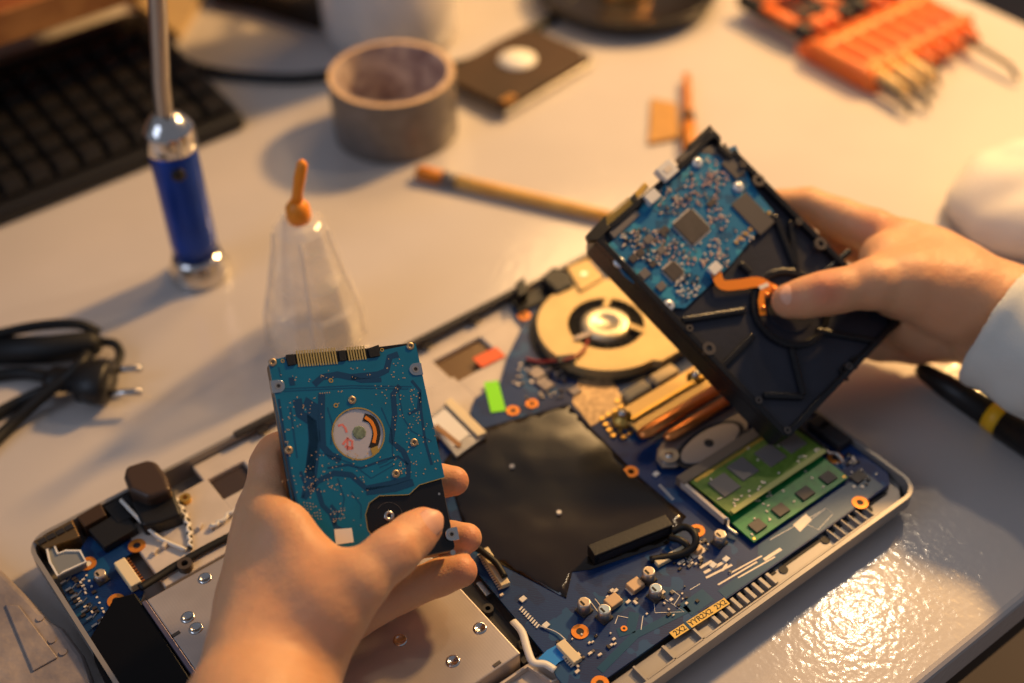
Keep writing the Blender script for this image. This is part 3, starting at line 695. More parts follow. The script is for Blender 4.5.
# long white connectors on the left edge
def conn(pa, pb, wd, h, parent, npin, name='cable_connector', m='cream'):
    a_, b2_ = T_(*pa), T_(*pb); d = b2_ - a_; ang = math.atan2(d.y, d.x); c0 = (a_ + b2_) / 2
    o = MB().box((c0.x, c0.y, Z + h / 2 + .0001), (d.length, wd, h), rz=ang).build(name, M[m], parent, bevel=.0004)
    q = MB(); nr = Vector((-math.sin(ang), math.cos(ang), 0))
    for i in range(npin):
        w_ = a_.lerp(b2_, (i + .5) / npin) - nr * (wd / 2 + .0006); q.box((w_.x, w_.y, Z + .0004), (d.length / npin * .5, .0016, .0006), rz=ang)
    q.build('contact', M['smd'], o); return o
c1_ = conn((484, 552), (506, 588), .0048, .0030, mb, 16)
MB().tube(smooth_path([W(478, 548, .0215), W(488, 556, .0225), W(497, 564, .0215), W(505, 577, .0205)]), .0017, 8).build('black_cable', M['black_soft'], c1_)
c2_ = conn((560, 645), (578, 664), .0050, .0030, mb, 10)
MB().strip([T_(545, 665)[:2], T_(553, 657)[:2], T_(566, 650)[:2]], .0085, Z + .0005, Z + .0008).build('ribbon_cable', M['ribbon'], c2_)
MB().tube(smooth_path([W(513, 621, .0175), W(522, 632, .0185), W(527, 648, .019), W(533, 662, .019), W(545, 664, .0185), W(555, 670, .0175)]), .0019, 8, flat=.5).build('white_cable', M['ivory'], mb)
MB().tube(smooth_path([T_(540, 626, .0172), T_(556, 632, .0175), T_(566, 640, .018)]), .0003, 6).build('thin_wire', M['ivory'], mb)
q = MB()
for i in range(9): w_ = T_(521 + i * 2.1, 609 + i * 2.2); q.box((w_.x, w_.y, Z + .0003), (.0024, .0008, .0005), rz=.3)
for px, py in ((523, 600), (546, 626), (656, 475), (713, 566), (726, 560), (470, 612)): w_ = T_(px, py); q.box((w_.x, w_.y, Z + .0006), (.0032, .0026, .001), rz=.1)
for i in range(8): w_ = T_(660 + i * 1.8, 486 + i * 1.9); q.box((w_.x, w_.y, Z + .0003), (.0016, .0007, .0004))
q.build('contact_row', M['ivory'], mb)
# bright trace lines right of the capacitors
q = MB()
for a_, b2_, w in (((704, 573), (728, 560), .0016), ((706, 578), (732, 565), .0012), ((718, 585), (757, 562), .0009), ((729, 574), (762, 556), .0008), ((764, 560), (781, 549), .0018), ((700, 568), (712, 561), .0014), ((738, 578), (775, 557), .0008)):
    q.strip([T_(*a_)[:2], T_(*b2_)[:2]], w, Z, Z + .00018)
q.strip([T_(727, 564)[:2], T_(722, 571)[:2]], .0012, Z, Z + .0002)
q.prism(WP([(793, 525), (806, 514), (812, 520), (800, 532)], Z), Z, Z + .0002)
q.build('solder_traces', M['smd'], mb)
# thin silkscreen outlines
def sl(*pp): MB().strip([T_(*p)[:2] for p in pp], .00035, Z + .00013, Z + .00022).build('silkscreen_line', M['ivory'], mb)
sl((654, 602), (663, 598), (684, 612), (655, 613), (654, 602)); sl((674, 605), (680, 596), (672, 590)); sl((641, 630), (643, 616)); sl((590, 601), (598, 612)); sl((595, 599), (603, 609))
sl((615, 624), (618, 616), (628, 618)); sl((690, 590), (700, 584)); sl((745, 528), (772, 512), (795, 505)); sl((770, 540), (820, 512)); sl((806, 524), (826, 508), (833, 514), (818, 530), (806, 524))
# yellow label strip with marks
a_, b2_ = T_(672, 636), T_(727, 601); d = b2_ - a_; ang = math.atan2(d.y, d.x); c0 = (a_ + b2_) / 2
lb = MB().box((c0.x, c0.y, Z + .0002), (d.length, .0042, .0002), rz=ang).build('marking_label', M['yellow_label'], mb)
def text(s_, w_, size, ang, m, parent, name='printed_text', mat4=None, inv=None):
    cu_ = bpy.data.curves.new(name, 'FONT'); cu_.body = s_; cu_.size = size; cu_.align_x = 'CENTER'; cu_.align_y = 'CENTER'; cu_.extrude = .00003; cu_.offset = size * .012
    o = bpy.data.objects.new(name, cu_); cu_.materials.append(m); col.objects.link(o)
    mw = mat4 if mat4 is not None else Matrix.Translation(w_) @ Matrix.Rotation(ang, 4, 'Z')
    me_ = bpy.data.meshes.new_from_object(o.evaluated_get(bpy.context.evaluated_depsgraph_get())); bpy.data.objects.remove(o); o = bpy.data.objects.new(name, me_); col.objects.link(o)
    o.parent = parent; o.matrix_local = (ROOT[root_of(parent).name].inverted() @ mw) if mat4 is None else mw
    return o
for t, s_ in ((.14, '2X2'), (.42, 'YYR'), (.62, '2X2'), (.88, '2X2')):
    w_ = a_.lerp(b2_, t); w_.z = Z + .00034; text(s_, w_, .0040, ang, M['ink'], lb)
q = MB(); w_ = a_.lerp(b2_, .28); q.box((w_.x, w_.y, Z + .00032), (.0016, .0044, .00006), rz=ang); q.build('label_gap', M['mb_dark'], lb)
# green sticker, small board parts
w_ = T_(495, 397); MB().prism(WP([(484, 383), (498, 381), (506, 411), (491, 413)], Z), Z + .0002, Z + .0005).build('green_sticker', M['green_label'], mb)
clusters = [((550, 395), 20, 5, 14), ((690, 560), 12, 8, 24), ((700, 548), 8, 5, 10), ((620, 600), 14, 9, 14), ((810, 472), 16, 6, 16), ((865, 480), 10, 8, 12), ((852, 462), 12, 5, 16), ((670, 600), 25, 16, 18), ((655, 490), 14, 8, 14), ((735, 470), 14, 8, 10), ((580, 660), 30, 14, 12), ((500, 600), 12, 10, 8), ((560, 375), 20, 10, 24), ((520, 375), 12, 8, 12), ((760, 575), 30, 8, 8), ((600, 640), 22, 12, 10), ((860, 485), 6, 12, 14)]
qa, qb, qc = MB(), MB(), MB()
for (px, py), rx, ry, nn in clusters:
    for i in range(nn):
        w_ = T_(px + random.gauss(0, rx * .6), py + random.gauss(0, ry * .6))
        if not (LX0 + .17 < w_.x < .428 and .256 < w_.y < .486): continue
        if .23 < w_.x < .342 and .30 < w_.y < .40 and not (.2 < w_.x < .235): continue
        s_ = random.uniform(.0006, .0016); random.choice((qa, qa, qb, qc)).box((w_.x, w_.y, Z + .0005), (s_ * random.uniform(1, 2), s_, .001), rz=random.choice((0, PI / 2, .1)))
for a_, m_ in ((qa, 'smd'), (qb, 'smd_dark'), (qc, 'chip_grey')): o = a_.build('board_components', M[m_], mb); o['kind'] = 'stuff'
for px, py, sx_, sy_ in ((858, 478, .008, .006), (575, 392, .006, .005), (545, 385, .007, .009), (540, 372, .012, .008)):
    w_ = T_(px, py); MB().box((w_.x, w_.y, Z + .0008), (sx_, sy_, .0014), rz=.04).build('chip', M['chip' if px > 600 else 'pewter'], mb, bevel=.0002)

# memory modules
def ram(x0, y0, x1, y1, z0, z1, m, chips, nm, zc):
    g = MB()
    g.add([(x0, y0, z0), (x1, y0, z0), (x1, y1, z1), (x0, y1, z1), (x0, y0, z0 + .001), (x1, y0, z0 + .001), (x1, y1, z1 + .001), (x0, y1, z1 + .001)],
          [(0, 3, 2, 1), (4, 5, 6, 7), (0, 1, 5, 4), (1, 2, 6, 5), (2, 3, 7, 6), (3, 0, 4, 7)])
    o = g.build('memory_module', m, lp)
    for fx, fy, w, h in chips:
        x = x0 + (x1 - x0) * fx; y = y0 + (y1 - y0) * fy; z = z0 + (z1 - z0) * fy + .0015
        MB().box((x, y, z + .0001), (w, h, .0011)).build('memory_chip', M[nm], o, bevel=.0002)
    q = MB()
    for i in range(46):
        fx, fy = random.uniform(.03, .97), random.choice((random.uniform(.06, .2), random.uniform(.3, .95)))
        if any(abs(fx - c[0]) * (x1 - x0) < c[2] / 2 + .001 and abs(fy - c[1]) * (y1 - y0) < c[3] / 2 + .001 for c in chips): continue
        q.box((x0 + (x1 - x0) * fx, y0 + (y1 - y0) * fy, z0 + (z1 - z0) * fy + .0013), (.0013, .0008, .0006), rz=random.choice((0, PI / 2)))
    c = q.build('solder_parts', M['smd'], o); c['kind'] = 'stuff'
    q = MB()
    for i in range(40): q.box((x0 + .003 + i * (x1 - x0 - .006) / 39, y1 - .0014, z1 + .0011), (.001, .0022, .0002))
    q.build('edge_contact', M['gold'], o)
    for x in (x0 + .0015, x1 - .0015): MB().cyl((x, y0 + .0015, z0 + .001), .0008, .0002, 12).build('gold_dot', M['gold'], o)
    return o
rl = ram(.3435, .2655, .4125, .2955, .0182, .0186, M['ram'], ((.12, .2, .0075, .0065), (.36, .2, .0075, .0065), (.62, .2, .0085, .0065), (.87, .2, .0075, .0065)), 'chip', 0)
ru = ram(.3445, .2830, .4145, .3130, .0222, .0206, M['ram2'], ((.16, .55, .0115, .0125), (.38, .62, .0115, .0125), (.64, .55, .0115, .0125), (.86, .55, .0115, .0125)), 'chip_grey', 0)
MB().box((.3795, .2838, .0236), (.068, .0030, .0006)).build('edge_strip', mat('olive_strip', (158, 164, 92), .4), ru)
sk = MB().box((.3795, .3165, .0195), (.078, .0065, .0062)).build('memory_socket', mat('socket_brown', (120, 104, 88), .45), mb, bevel=.0006)
for x, s_ in ((.3415, -1), (.4175, 1)):
    MB().box((x, .300, .0195), (.0022, .032, .0045)).build('side_latch', M['case_in'] if s_ < 0 else M['case_dark'], sk, bevel=.0004)
    MB().tube(smooth_path([(x, .288, .021), (x - .001 * s_, .283, .0205), (x + .002 * s_, .280, .020), (x + .001 * s_, .274, .019)]), .0009, 8).build('spring_hook', M['steel'], sk)

# black lumps behind the memory, at the right edge of the board
for px, py, a_, b2_ in ((838, 432, .018, .009), (822, 424, .010, .010)):
    w_ = W(px, py, .02); MB().box((min(w_.x, .428), w_.y, .0195), (b2_, a_, .0062), rz=0).build('edge_connector', M['case_dark'], mb, bevel=.0012)

# cooling fan
fc = Vector((.3895, .4330)); R_ = .0405
shell = []
for i in range(72):
    t = 2 * PI * i / 72; r = R_
    dirx, diry = math.cos(t), math.sin(t)
    # outlet side: the shell runs out into a square corner towards the front right
    if dirx > 0 and diry < 0: r = min(.052, max(R_, min(.041 / max(dirx, 1e-6), .0445 / max(-diry, 1e-6))))
    shell.append((fc.x + dirx * r, fc.y + diry * r))
hole = [(fc.x + .0225 * math.cos(2 * PI * i / 72), fc.y + .0225 * math.sin(2 * PI * i / 72)) for i in range(72)]
fan = MB().holed(shell, hole, .0225, .0235).build('cooling_fan', M['fan'], lp, bevel=.0003)
MB().holed(shell, [(fc.x + (x - fc.x) * .96, fc.y + (y - fc.y) * .96) for x, y in shell], .0172, .0224).build('fan_wall', M['fan'], fan)
MB().cyl((fc.x, fc.y, .0170), .0385, .0006, 48).build('fan_floor', M['pit'], fan)
hb = MB().lathe([(0, .0178), (.0138, .0178), (.0145, .019), (.0145, .0228), (.013, .0242), (.006, .0246), (.0055, .0238), (0, .0238)], (fc.x, fc.y, 0), 40).build('fan_hub', M['hub'], fan)
q = MB()
for i in range(27):
    t = 2 * PI * i / 27; pts = [(fc.x + r * math.cos(t + k), fc.y + r * math.sin(t + k)) for r, k in ((.0146, 0), (.0185, .08), (.022, .2), (.030, .45))]
    q.strip(pts, .0006, .0182, .0218)
q.build('fan_blade', M['case_dark'], hb)
for t in (.9, 3.3, 5.4):
    MB().strip([(fc.x + .0130 * math.cos(t), fc.y + .0130 * math.sin(t)), (fc.x + .0235 * math.cos(t - .15), fc.y + .0235 * math.sin(t - .15))], .0032, .0243, .0249).build('hub_arm', M['fan'] if t != 3.3 else M['pewter'], fan)
w_ = W(566, 360, .024); MB().box((w_.x, w_.y, .0246), (.010, .006, .0022), rz=-.5).build('black_plug', M['case_dark'], fan, bevel=.0005)
MB().tube(smooth_path([W(526, 359, .0175), W(540, 362, .018), W(553, 361, .022), W(566, 360, .0255), W(582, 352, .025), W(588, 340, .0245)]), .0009, 8).build('red_wire', M['red_wire'], fan)
MB().tube(smooth_path([W(524, 363, .0175), W(540, 366, .018), W(553, 364, .022), W(566, 362, .0255)]), .0009, 8).build('black_wire', M['black_soft'], fan)
# shadow in the cutout around the fan, painted as a dark disc
MB().prism([(fc.x + .0455 * math.cos(2 * PI * i / 48), fc.y + .0455 * math.sin(2 * PI * i / 48)) for i in range(48) if fc.x + .0455 * math.cos(2 * PI * i / 48) < .432], Z + .00005, Z + .0002).build('fan_shadow_disc', M['pit'], mb)
# rear parts behind the fan
MB().prism(WP([(540, 277), (553, 265), (570, 272), (574, 284), (556, 292)], .026), .015, .026).build('hinge_mount', M['black'], lp, bevel=.002)
MB().prism(WP([(515, 284), (524, 277), (528, 292), (518, 298)], .025), .015, .026).build('hinge_post', M['black'], lp, bevel=.001)
MB().prism(WP([(510, 300), (545, 284), (556, 296), (540, 302), (518, 312)], .019), .0152, .019).build('black_cover', M['black'], lp, bevel=.001)
po = MB().prism(WP([(566, 266), (588, 257), (604, 276), (580, 290)], .026), .0152, .0255).build('display_port', mat('port_beige', (196, 168, 116), .45, metal=.4), lp, bevel=.001)
w_ = W(584, 274, .026); MB().box((w_.x, w_.y, .0257), (.004, .003, .0008)).build('port_slot', M['steel'], po)

# heat sink: plate, two pipes, clamp plate and screws
hs = MB().prism([(.3475, .3560), (.4085, .3560), (.4085, .3760), (.3475, .3760)], .0195, .0212).build('heat_sink_plate', mat('heatsink_gold', (196, 164, 108), .42, metal=.7), lp, bevel=.0008)
def hpipe(xa, xb, y, r, nm):
    MB().tube([(xa, y, .0215 + r * .6), (xa + .004, y, .0215 + r * .6), (xb, y, .0215 + r * .6)], [r * .6, r, r], 16, flat=.7).build('heat_pipe', M[nm], hs)
hpipe(.344, .4150, .3520, .0040, 'copper'); hpipe(.354, .4080, .3425, .0034, 'copper')
MB().box((.380, .3655, .0222), (.060, .0018, .0016)).build('plate_rib', M['gold'], hs)
for x in (.3620, .3830): MB().box((x + .006, .3815, .0200), (.0165, .0075, .0042)).build('thermal_pad', mat('pad_%d' % int(x * 1000), (212, 186, 138), .5), hs, bevel=.001)
lug = MB()
for (px, py) in ((622, 415), (696, 376)):
    w_ = W(px, py, .0225); c = MB().lathe([(.0055, .0172), (.0055, .0212), (.0034, .0212), (.0034, .0222), (0, .0222)], (w_.x, w_.y, 0), 28).build('spring_screw', M['gold'], hs)
    MB().lathe([(0, .0222), (.0026, .0222), (.0024, .0252), (0, .0256)], (w_.x, w_.y, 0), 20).build('screw_head', M['chrome'], c)
cl = MB().prism(WP([(657, 448), (662, 440), (700, 424), (735, 405), (752, 412), (748, 428), (722, 446), (690, 458), (676, 466), (662, 466), (656, 458)], .021), .0185, .0202).build('clamp_plate', mat('clamp_grey', (150, 140, 134), .35, metal=.7), lp, bevel=.0006)
w_ = W(669, 456, .0205)
MB().ring((w_.x, w_.y), .0052, .0022, .0202, .0214, 28).build('clamp_ring', M['steel'], cl)
MB().lathe([(0, .0202), (.0022, .0202), (.002, .0216), (0, .0218)], (w_.x, w_.y, 0), 20).build('screw', M['chrome'], cl)
pts = []
ea, eb = W(683, 461, .0215), W(737, 425, .0215); c0 = (ea + eb) / 2; ax = (eb - ea); La = ax.length / 2; ax.normalize(); ay = Vector((-ax.y, ax.x, 0))
for i in range(40):
    t = 2 * PI * i / 40; w_ = c0 + ax * La * math.cos(t) + ay * .0085 * math.sin(t); pts.append((w_.x, w_.y))
pl2 = MB().prism(pts, .0203, .0216).build('oval_plate', mat('oval_grey', (176, 166, 158), .35, metal=.6), cl, bevel=.0004)
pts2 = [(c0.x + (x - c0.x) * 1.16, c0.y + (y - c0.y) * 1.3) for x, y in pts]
MB().prism(pts2, .0202, .02045).build('painted_plate_shadow', M['pit'], cl)  # dark oval sheet drawn as the shade around the plate
w_ = W(709, 443, .0217); MB().cyl((w_.x, w_.y, .0216), .0026, .0004).build('plate_hole', M['pit'], pl2)

# wireless card with its label
ca = MB().prism(WP([(426, 418), (450, 399), (486, 434), (456, 456)], .020), .0168, .0192).build('wireless_card', M['steel'], lp, bevel=.0005)
MB().prism(WP([(430, 421), (445, 409), (470, 434), (453, 447)], .0195), .0193, .0197).build('card_label', M['label_white'], ca)
MB().prism(WP([(444, 403), (451, 398), (487, 433), (478, 437)], .0205), .0193, .0212).build('card_connector', M['cream'], ca, bevel=.0004)
MB().prism(WP([(434, 428), (437, 424), (462, 444), (459, 448)], .0197), .01965, .0199).build('label_stripe', mat('label_brown', (150, 110, 70), .5), ca)

# ------------------------------------------------------------------ drives in the hands
def plane_local(Mx, px, py, z=0):
    r = ray(px, py); n_ = Mx.col[2].xyz; c = Mx.translation + n_ * z; t = (c - CAM).dot(n_) / r.dot(n_)
    return Mx.inverted() @ (CAM + r * t)
def pose(rows, c): return Matrix.Translation(c) @ Matrix(rows).to_4x4()
M1 = pose(((0.94072, 0.33694, -0.03887), (-0.29467, 0.75513, -0.58561), (-0.16797, 0.56235, 0.80966)), (0.19055, 0.37426, 0.09458))
M2 = pose(((0.9758, -0.19816, -0.0925), (0.12322, 0.84766, -0.51603), (0.18067, 0.49214, 0.85156)), (0.426, 0.36, 0.0858))

hd = thing('hard_drive', 'small slim hard drive with teal circuit board held in the bare left hand', 'hard drive', matrix=M1)
A5 = lambda x, y: tuple(plane_local(M1, 250 + x / 2.9696, 330 + y / 2.9696))[:2]
w2, h2 = .035, .0501
MB().prism(rrect(-w2, -h2, w2, h2, .002), -.0098, -.0012).build('casing', M['side_metal'], hd, local=True, bevel=.0004)
blk = MB().prism(rrect(-w2 + .0004, -h2 + .0004, w2 - .0004, h2 - .0004, .0018), -.0012, -.0009).build('cover_plate', M['drive_black'], hd, local=True)
# board outline with the round hole, cut in two halves so the hole is real
A_ = [A5(*p) for p in ((54, 92), (104, 80), (112, 104), (262, 96), (270, 90), (278, 92), (372, 82), (386, 72), (384, 62), (492, 40), (578, 438), (503, 460), (472, 489), (384, 492), (354, 514), (343, 548), (350, 594), (384, 640), (384, 700), (178, 716))]
hc = Vector(A5(322, 308)); hr = .0118
def board_with_hole(poly, c, r, z0, z1):
    from mathutils.geometry import delaunay_2d_cdt
    n_ = len(poly); H = [Vector((c.x + r * math.cos(2 * PI * i / 48), c.y + r * math.sin(2 * PI * i / 48))) for i in range(48)]
    ar = sum(poly[i][0] * poly[(i + 1) % n_][1] - poly[(i + 1) % n_][0] * poly[i][1] for i in range(n_))
    P_ = [Vector(p) for p in (poly if ar > 0 else poly[::-1])]
    res = delaunay_2d_cdt(P_ + H, [], [list(range(n_)), list(range(n_, n_ + 48))], 1, 1e-7)
    tri = [f for f in res[2] if (sum((res[0][i] for i in f), Vector((0, 0))) / len(f) - c).length > r * .98]
    q = MB(); k = len(res[0])
    q.add([(v.x, v.y, z0) for v in res[0]] + [(v.x, v.y, z1) for v in res[0]], [tuple(f)[::-1] for f in tri] + [tuple(i + k for i in f) for f in tri])
    edges = {}
    for f in tri:
        for i in range(len(f)): e = (f[i], f[(i + 1) % len(f)]); edges[e] = 1
    q.add([(v.x, v.y, z0) for v in res[0]] + [(v.x, v.y, z1) for v in res[0]], [(a, b, b + k, a + k) for a, b in edges if (b, a) not in edges])
    return q
pcb = board_with_hole(A_, hc, hr, -.0009, 0).build('circuit_board', M['pcb'], hd, local=True)
Zp = .00002
def tr(pts, w, m, z=Zp, h=.00006):
    q_ = MB().strip([A5(*p) for p in pts], w, z, z + h); return q_
q = MB()
def add_tr(pts, w): q.strip([A5(*p) for p in pts], w, 0, .00007)
for pts, w in (([(140, 205), (150, 250), (185, 275), (190, 330), (178, 420), (185, 470)], .0042), ([(160, 215), (185, 225), (192, 330), (180, 440)], .0055), ([(213, 188), (212, 250), (216, 345), (240, 372), (270, 385)], .0032),
               ([(190, 162), (215, 140), (260, 132), (300, 140), (380, 132), (405, 120), (415, 80), (440, 72)], .0030), ([(300, 140), (330, 150), (390, 148)], .0022), ([(85, 205), (120, 430), (150, 560), (170, 640)], .0011),
               ([(160, 500), (200, 450), (250, 425), (300, 430), (345, 470), (420, 455), (470, 440), (470, 395), (455, 360), (420, 330), (430, 250), (425, 190), (445, 165)], .0026),
               ([(200, 470), (215, 520), (240, 545), (255, 585), (300, 610)], .0022), ([(230, 410), (290, 400), (330, 410), (400, 385), (440, 375), (470, 400)], .0010), ([(345, 480), (430, 470), (485, 452)], .0034),
               ([(505, 185), (508, 240), (520, 330), (540, 400)], .0012), ([(150, 420), (165, 460), (155, 500)], .0014), ([(250, 580), (262, 545), (240, 520)], .0014), ([(480, 150), (505, 180), (500, 235), (470, 250)], .0014)):
    add_tr(pts, w)
q.build('trace_area', M['pcb_dark'], pcb, local=True)
q = MB()
for pts, w in (([(85, 110), (92, 140)], .0006), ([(70, 200), (108, 420), (150, 640)], .0005), ([(195, 360), (300, 395), (360, 440), (430, 400)], .0005), ([(100, 175), (300, 165), (480, 168)], .0005), ([(100, 182), (300, 172), (470, 175)], .0005),
               ([(440, 175), (455, 260), (480, 300), (540, 330)], .0005), ([(300, 480), (330, 520), (330, 560)], .0005), ([(260, 440), (280, 500), (270, 560)], .0006), ([(390, 230), (420, 300), (425, 380)], .0006), ([(120, 230), (140, 380)], .0008),
               ([(230, 230), (245, 280), (240, 340)], .0006), ([(380, 400), (405, 390), (420, 378), (440, 382)], .0005), ([(385, 408), (410, 398), (425, 388)], .0005)):
    add_tr(pts, w)
q.build('trace_line', M['pcb_trace'], pcb, local=True)
# gold via points: clusters where the photograph has them
q = MB(); qd = MB()
def via(x, y, r=.0003): p = A5(x, y); q.cyl((p[0], p[1], 0), r, .00012, 6)
random.seed(11)
for (x0, y0, x1, y1, nn) in ((110, 195, 215, 260, 22), (430, 170, 510, 260, 40), (395, 85, 460, 150, 16), (360, 165, 425, 230, 12), (190, 115, 250, 150, 8), (100, 260, 150, 300, 7), (135, 400, 190, 470, 18), (180, 360, 330, 420, 26), (180, 420, 260, 480, 30), (160, 470, 210, 500, 8), (420, 250, 560, 400, 46), (330, 360, 560, 440, 18), (440, 390, 480, 430, 14), (270, 430, 350, 500, 14), (200, 500, 330, 600, 12), (290, 110, 360, 150, 8), (90, 120, 200, 160, 6), (225, 175, 300, 230, 5), (85, 300, 130, 560, 10), (240, 535, 290, 570, 8), (130, 560, 170, 620, 4)):
    for i in range(nn): via(random.uniform(x0, x1), random.uniform(y0, y1), random.uniform(.00022, .00036))
for i in range(6):
    for j in range(5):
        if (i + j) % 6 != 5: via(160 + i * 9 + j * 1.5, 512 + j * 9 + i * 1.5 + (6 if i > 3 else 0))
for i in range(5): via(208 + i * 7, 188 - i * .5)
for i in range(5):
    for j in range(2): via(248 + i * 8, 540 + j * 22 - i)
for j in range(9): via(90 + j * 7, 230 + j * 36, .0003)
o = q.build('solder_points', mat('gold_points', (214, 176, 132), .35, metal=.5), pcb, local=True); o['kind'] = 'stuff'
MB().prism([A5(250, 592), A5(302, 588), A5(308, 630), A5(255, 638)], 0, .00015).build('white_label', M['label_white'], pcb, local=True)
MB().prism([A5(115, 142), A5(130, 140), A5(134, 163), A5(119, 165)], 0, .00012).build('dark_mark', M['pcb_dark'], pcb, local=True)
def screw(T, c, r, parent, m=None, ringm=None):
    o = MB().lathe([(0, 0), (r, 0), (r, .0003), (r * .86, .0006), (r * .4, .0006), (r * .3, .0003), (0, .0003)], (c[0], c[1], 0), 24).build('screw', m or M['steel'], parent, local=True)
    q = MB()
    for k in range(6): a = k * PI / 3; q.box((c[0] + r * .28 * math.cos(a), c[1] + r * .28 * math.sin(a), .00062), (r * .22, r * .22, .0001), rz=a)
    q.build('screw_recess', M['pit'], o, local=True); return o
gs = mat('brass_screw', (196, 168, 132), .35, metal=.8)
for x, y in ((303, 208), (115, 357), (433, 427), (487, 334), (67, 96), (476, 48)): screw(None, A5(x, y), .0019, pcb, gs)
for x, y, r in ((240, 150, .0011), (255, 224, .0011), (97, 92, .0009), (392, 59, .0009)):
    p = A5(x, y); MB().ring(p, r, r * .55, 0, .00015, 16).build('plated_hole', M['gold'], pcb, local=True)
for x, y, sgn in ((84, 167, 1), (491, 117, -1), (598, 607, -1)):
    p = A5(x, y); ex = sgn * -.0033
    o = MB().prism([(p[0] + ex, p[1] - .003)] + [(p[0] + sgn * .003 * math.cos(t), p[1] + .003 * math.sin(t)) for t in [(-PI / 2 + PI * i / 10) for i in range(11)]] + [(p[0] + ex, p[1] + .003)], -.0008, .0004).build('mounting_tab', M['chrome'], hd, local=True, bevel=.0002)
    MB().ring(p, .0017, .0009, .0004, .0007, 20).build('tab_ring', M['steel'], o, local=True)
    MB().cyl((p[0], p[1], .00041), .0009, .0001, 16).build('tab_hole', M['pit'], o, local=True)
# dark halo around tabs and hole rims are board lacquer rings
q = MB(); q.ring(tuple(hc), hr + .0006, hr, 0, .00009, 48); q.build('hole_rim', M['gold'], pcb, local=True)
sp = MB().cyl((hc.x, hc.y, -.0009), hr + .0004, .0004, 48).build('spindle_plate', M['platter'], hd, local=True)
p = A5(325, 304); MB().lathe([(.0033, -.0005), (.0030, -.0001), (.0010, 0), (0, 0)], (p[0], p[1], 0), 9, smooth=False).build('spindle_hub', M['moss'], sp, local=True)
def arc(c, r, a0, a1, k=14): return [(c[0] + r * math.cos(a0 + (a1 - a0) * i / k), c[1] + r * math.sin(a0 + (a1 - a0) * i / k)) for i in range(k + 1)]
MB().strip(smooth_path([A5(338, 258) + (0,), A5(362, 268) + (0,), A5(376, 300) + (0,), A5(372, 330) + (0,), A5(364, 352) + (0,)]), .0038, -.0005, -.0003).build('dark_slot', M['ink'], sp, local=True)
q = MB().strip(smooth_path([A5(342, 258) + (0,), A5(362, 275) + (0,), A5(372, 305) + (0,), A5(368, 335) + (0,)]), .0016, -.0003, -.0001); q.build('motor_ribbon', M['flex'], sp, local=True)
MB().prism([A5(358, 352), A5(378, 344), A5(384, 362), A5(364, 372)], -.0003, .0001).build('ribbon_end', M['gold'], sp, local=True)
q = MB()
q.strip([A5(262, 284), A5(275, 280), A5(284, 292), A5(288, 304)], .0011, -.0005, -.00042)
q.strip([A5(276, 340), A5(290, 322), A5(304, 330), A5(304, 352), A5(288, 352)], .0012, -.0005, -.00042); q.strip([A5(290, 318), A5(290, 356)], .0009, -.0005, -.00042); q.strip([A5(282, 345), A5(308, 350)], .001, -.0005, -.00042)
q.build('pink_marking', M['pinkmark'], sp, local=True)
# black cover: screw with arc
p = A5(415, 551); q = MB(); q.lathe([(.0024, 0), (.0022, .0003), (.0012, .0003), (.001, 0), (0, 0)], (p[0], p[1], -.0009), 24); q.build('screw', M['steel'], blk, local=True)
q = MB(); q.strip(arc(p, .0062, -.4, 2.4), .00025, -.0009, -.0008); q.build('cover_groove', M['side_metal'], blk, local=True)
for x, y, r in ((563, 486, .0006), (604, 660, .0013)):
    p = A5(x, y); MB().cyl((p[0], p[1], -.0009), r, .0002, 14).build('plated_hole', M['steel'], blk, local=True)
q = MB().strip([A5(*p) for p in ((578, 438), (503, 460), (472, 489), (384, 492), (354, 514), (343, 548), (350, 594), (384, 640))], .0003, 0, .0001); q.build('board_edge_line', M['gold'], pcb, local=True)
# connector
cn = MB().prism([A5(104, 72), A5(118, 70), A5(122, 86), A5(124, 104), A5(270, 95), A5(268, 60), A5(284, 58), A5(286, 86), A5(374, 79), A5(378, 78), A5(362, 46), A5(386, 44), A5(388, 78), A5(376, 92), A5(262, 104), A5(120, 112), A5(104, 100)], -.0050, .0003)
cn = MB().prism([A5(112, 72), A5(378, 52), A5(382, 80), A5(372, 88), A5(120, 108), A5(112, 100)], -.0050, -.0004).build('sata_connector', M['black'], hd, local=True, bevel=.0002)
for pp in (((106, 74), (130, 72), (136, 104), (112, 108)), ((262, 62), (282, 60), (286, 92), (266, 94)), ((348, 56), (382, 44), (386, 78), (356, 84))):
    MB().prism([A5(*p) for p in pp], -.0045, .0008).build('connector_wall', M['black'], cn, local=True, bevel=.0003)
for k, (xa, ya, xb, yb_, nn) in enumerate(((138, 86, 258, 77, 15), (288, 72, 344, 67, 7))):
    q = MB()
    for i in range(nn):
        t = (i + .5) / nn; p = A5(xa + (xb - xa) * t, ya + (yb_ - ya) * t); q.box((p[0], p[1], .0000), (.0007, .0078 if k == 0 else .0066, .0006))
    q.build('contact_pins', mat('pin_gold', (222, 192, 120), .3, metal=.7), cn, local=True)

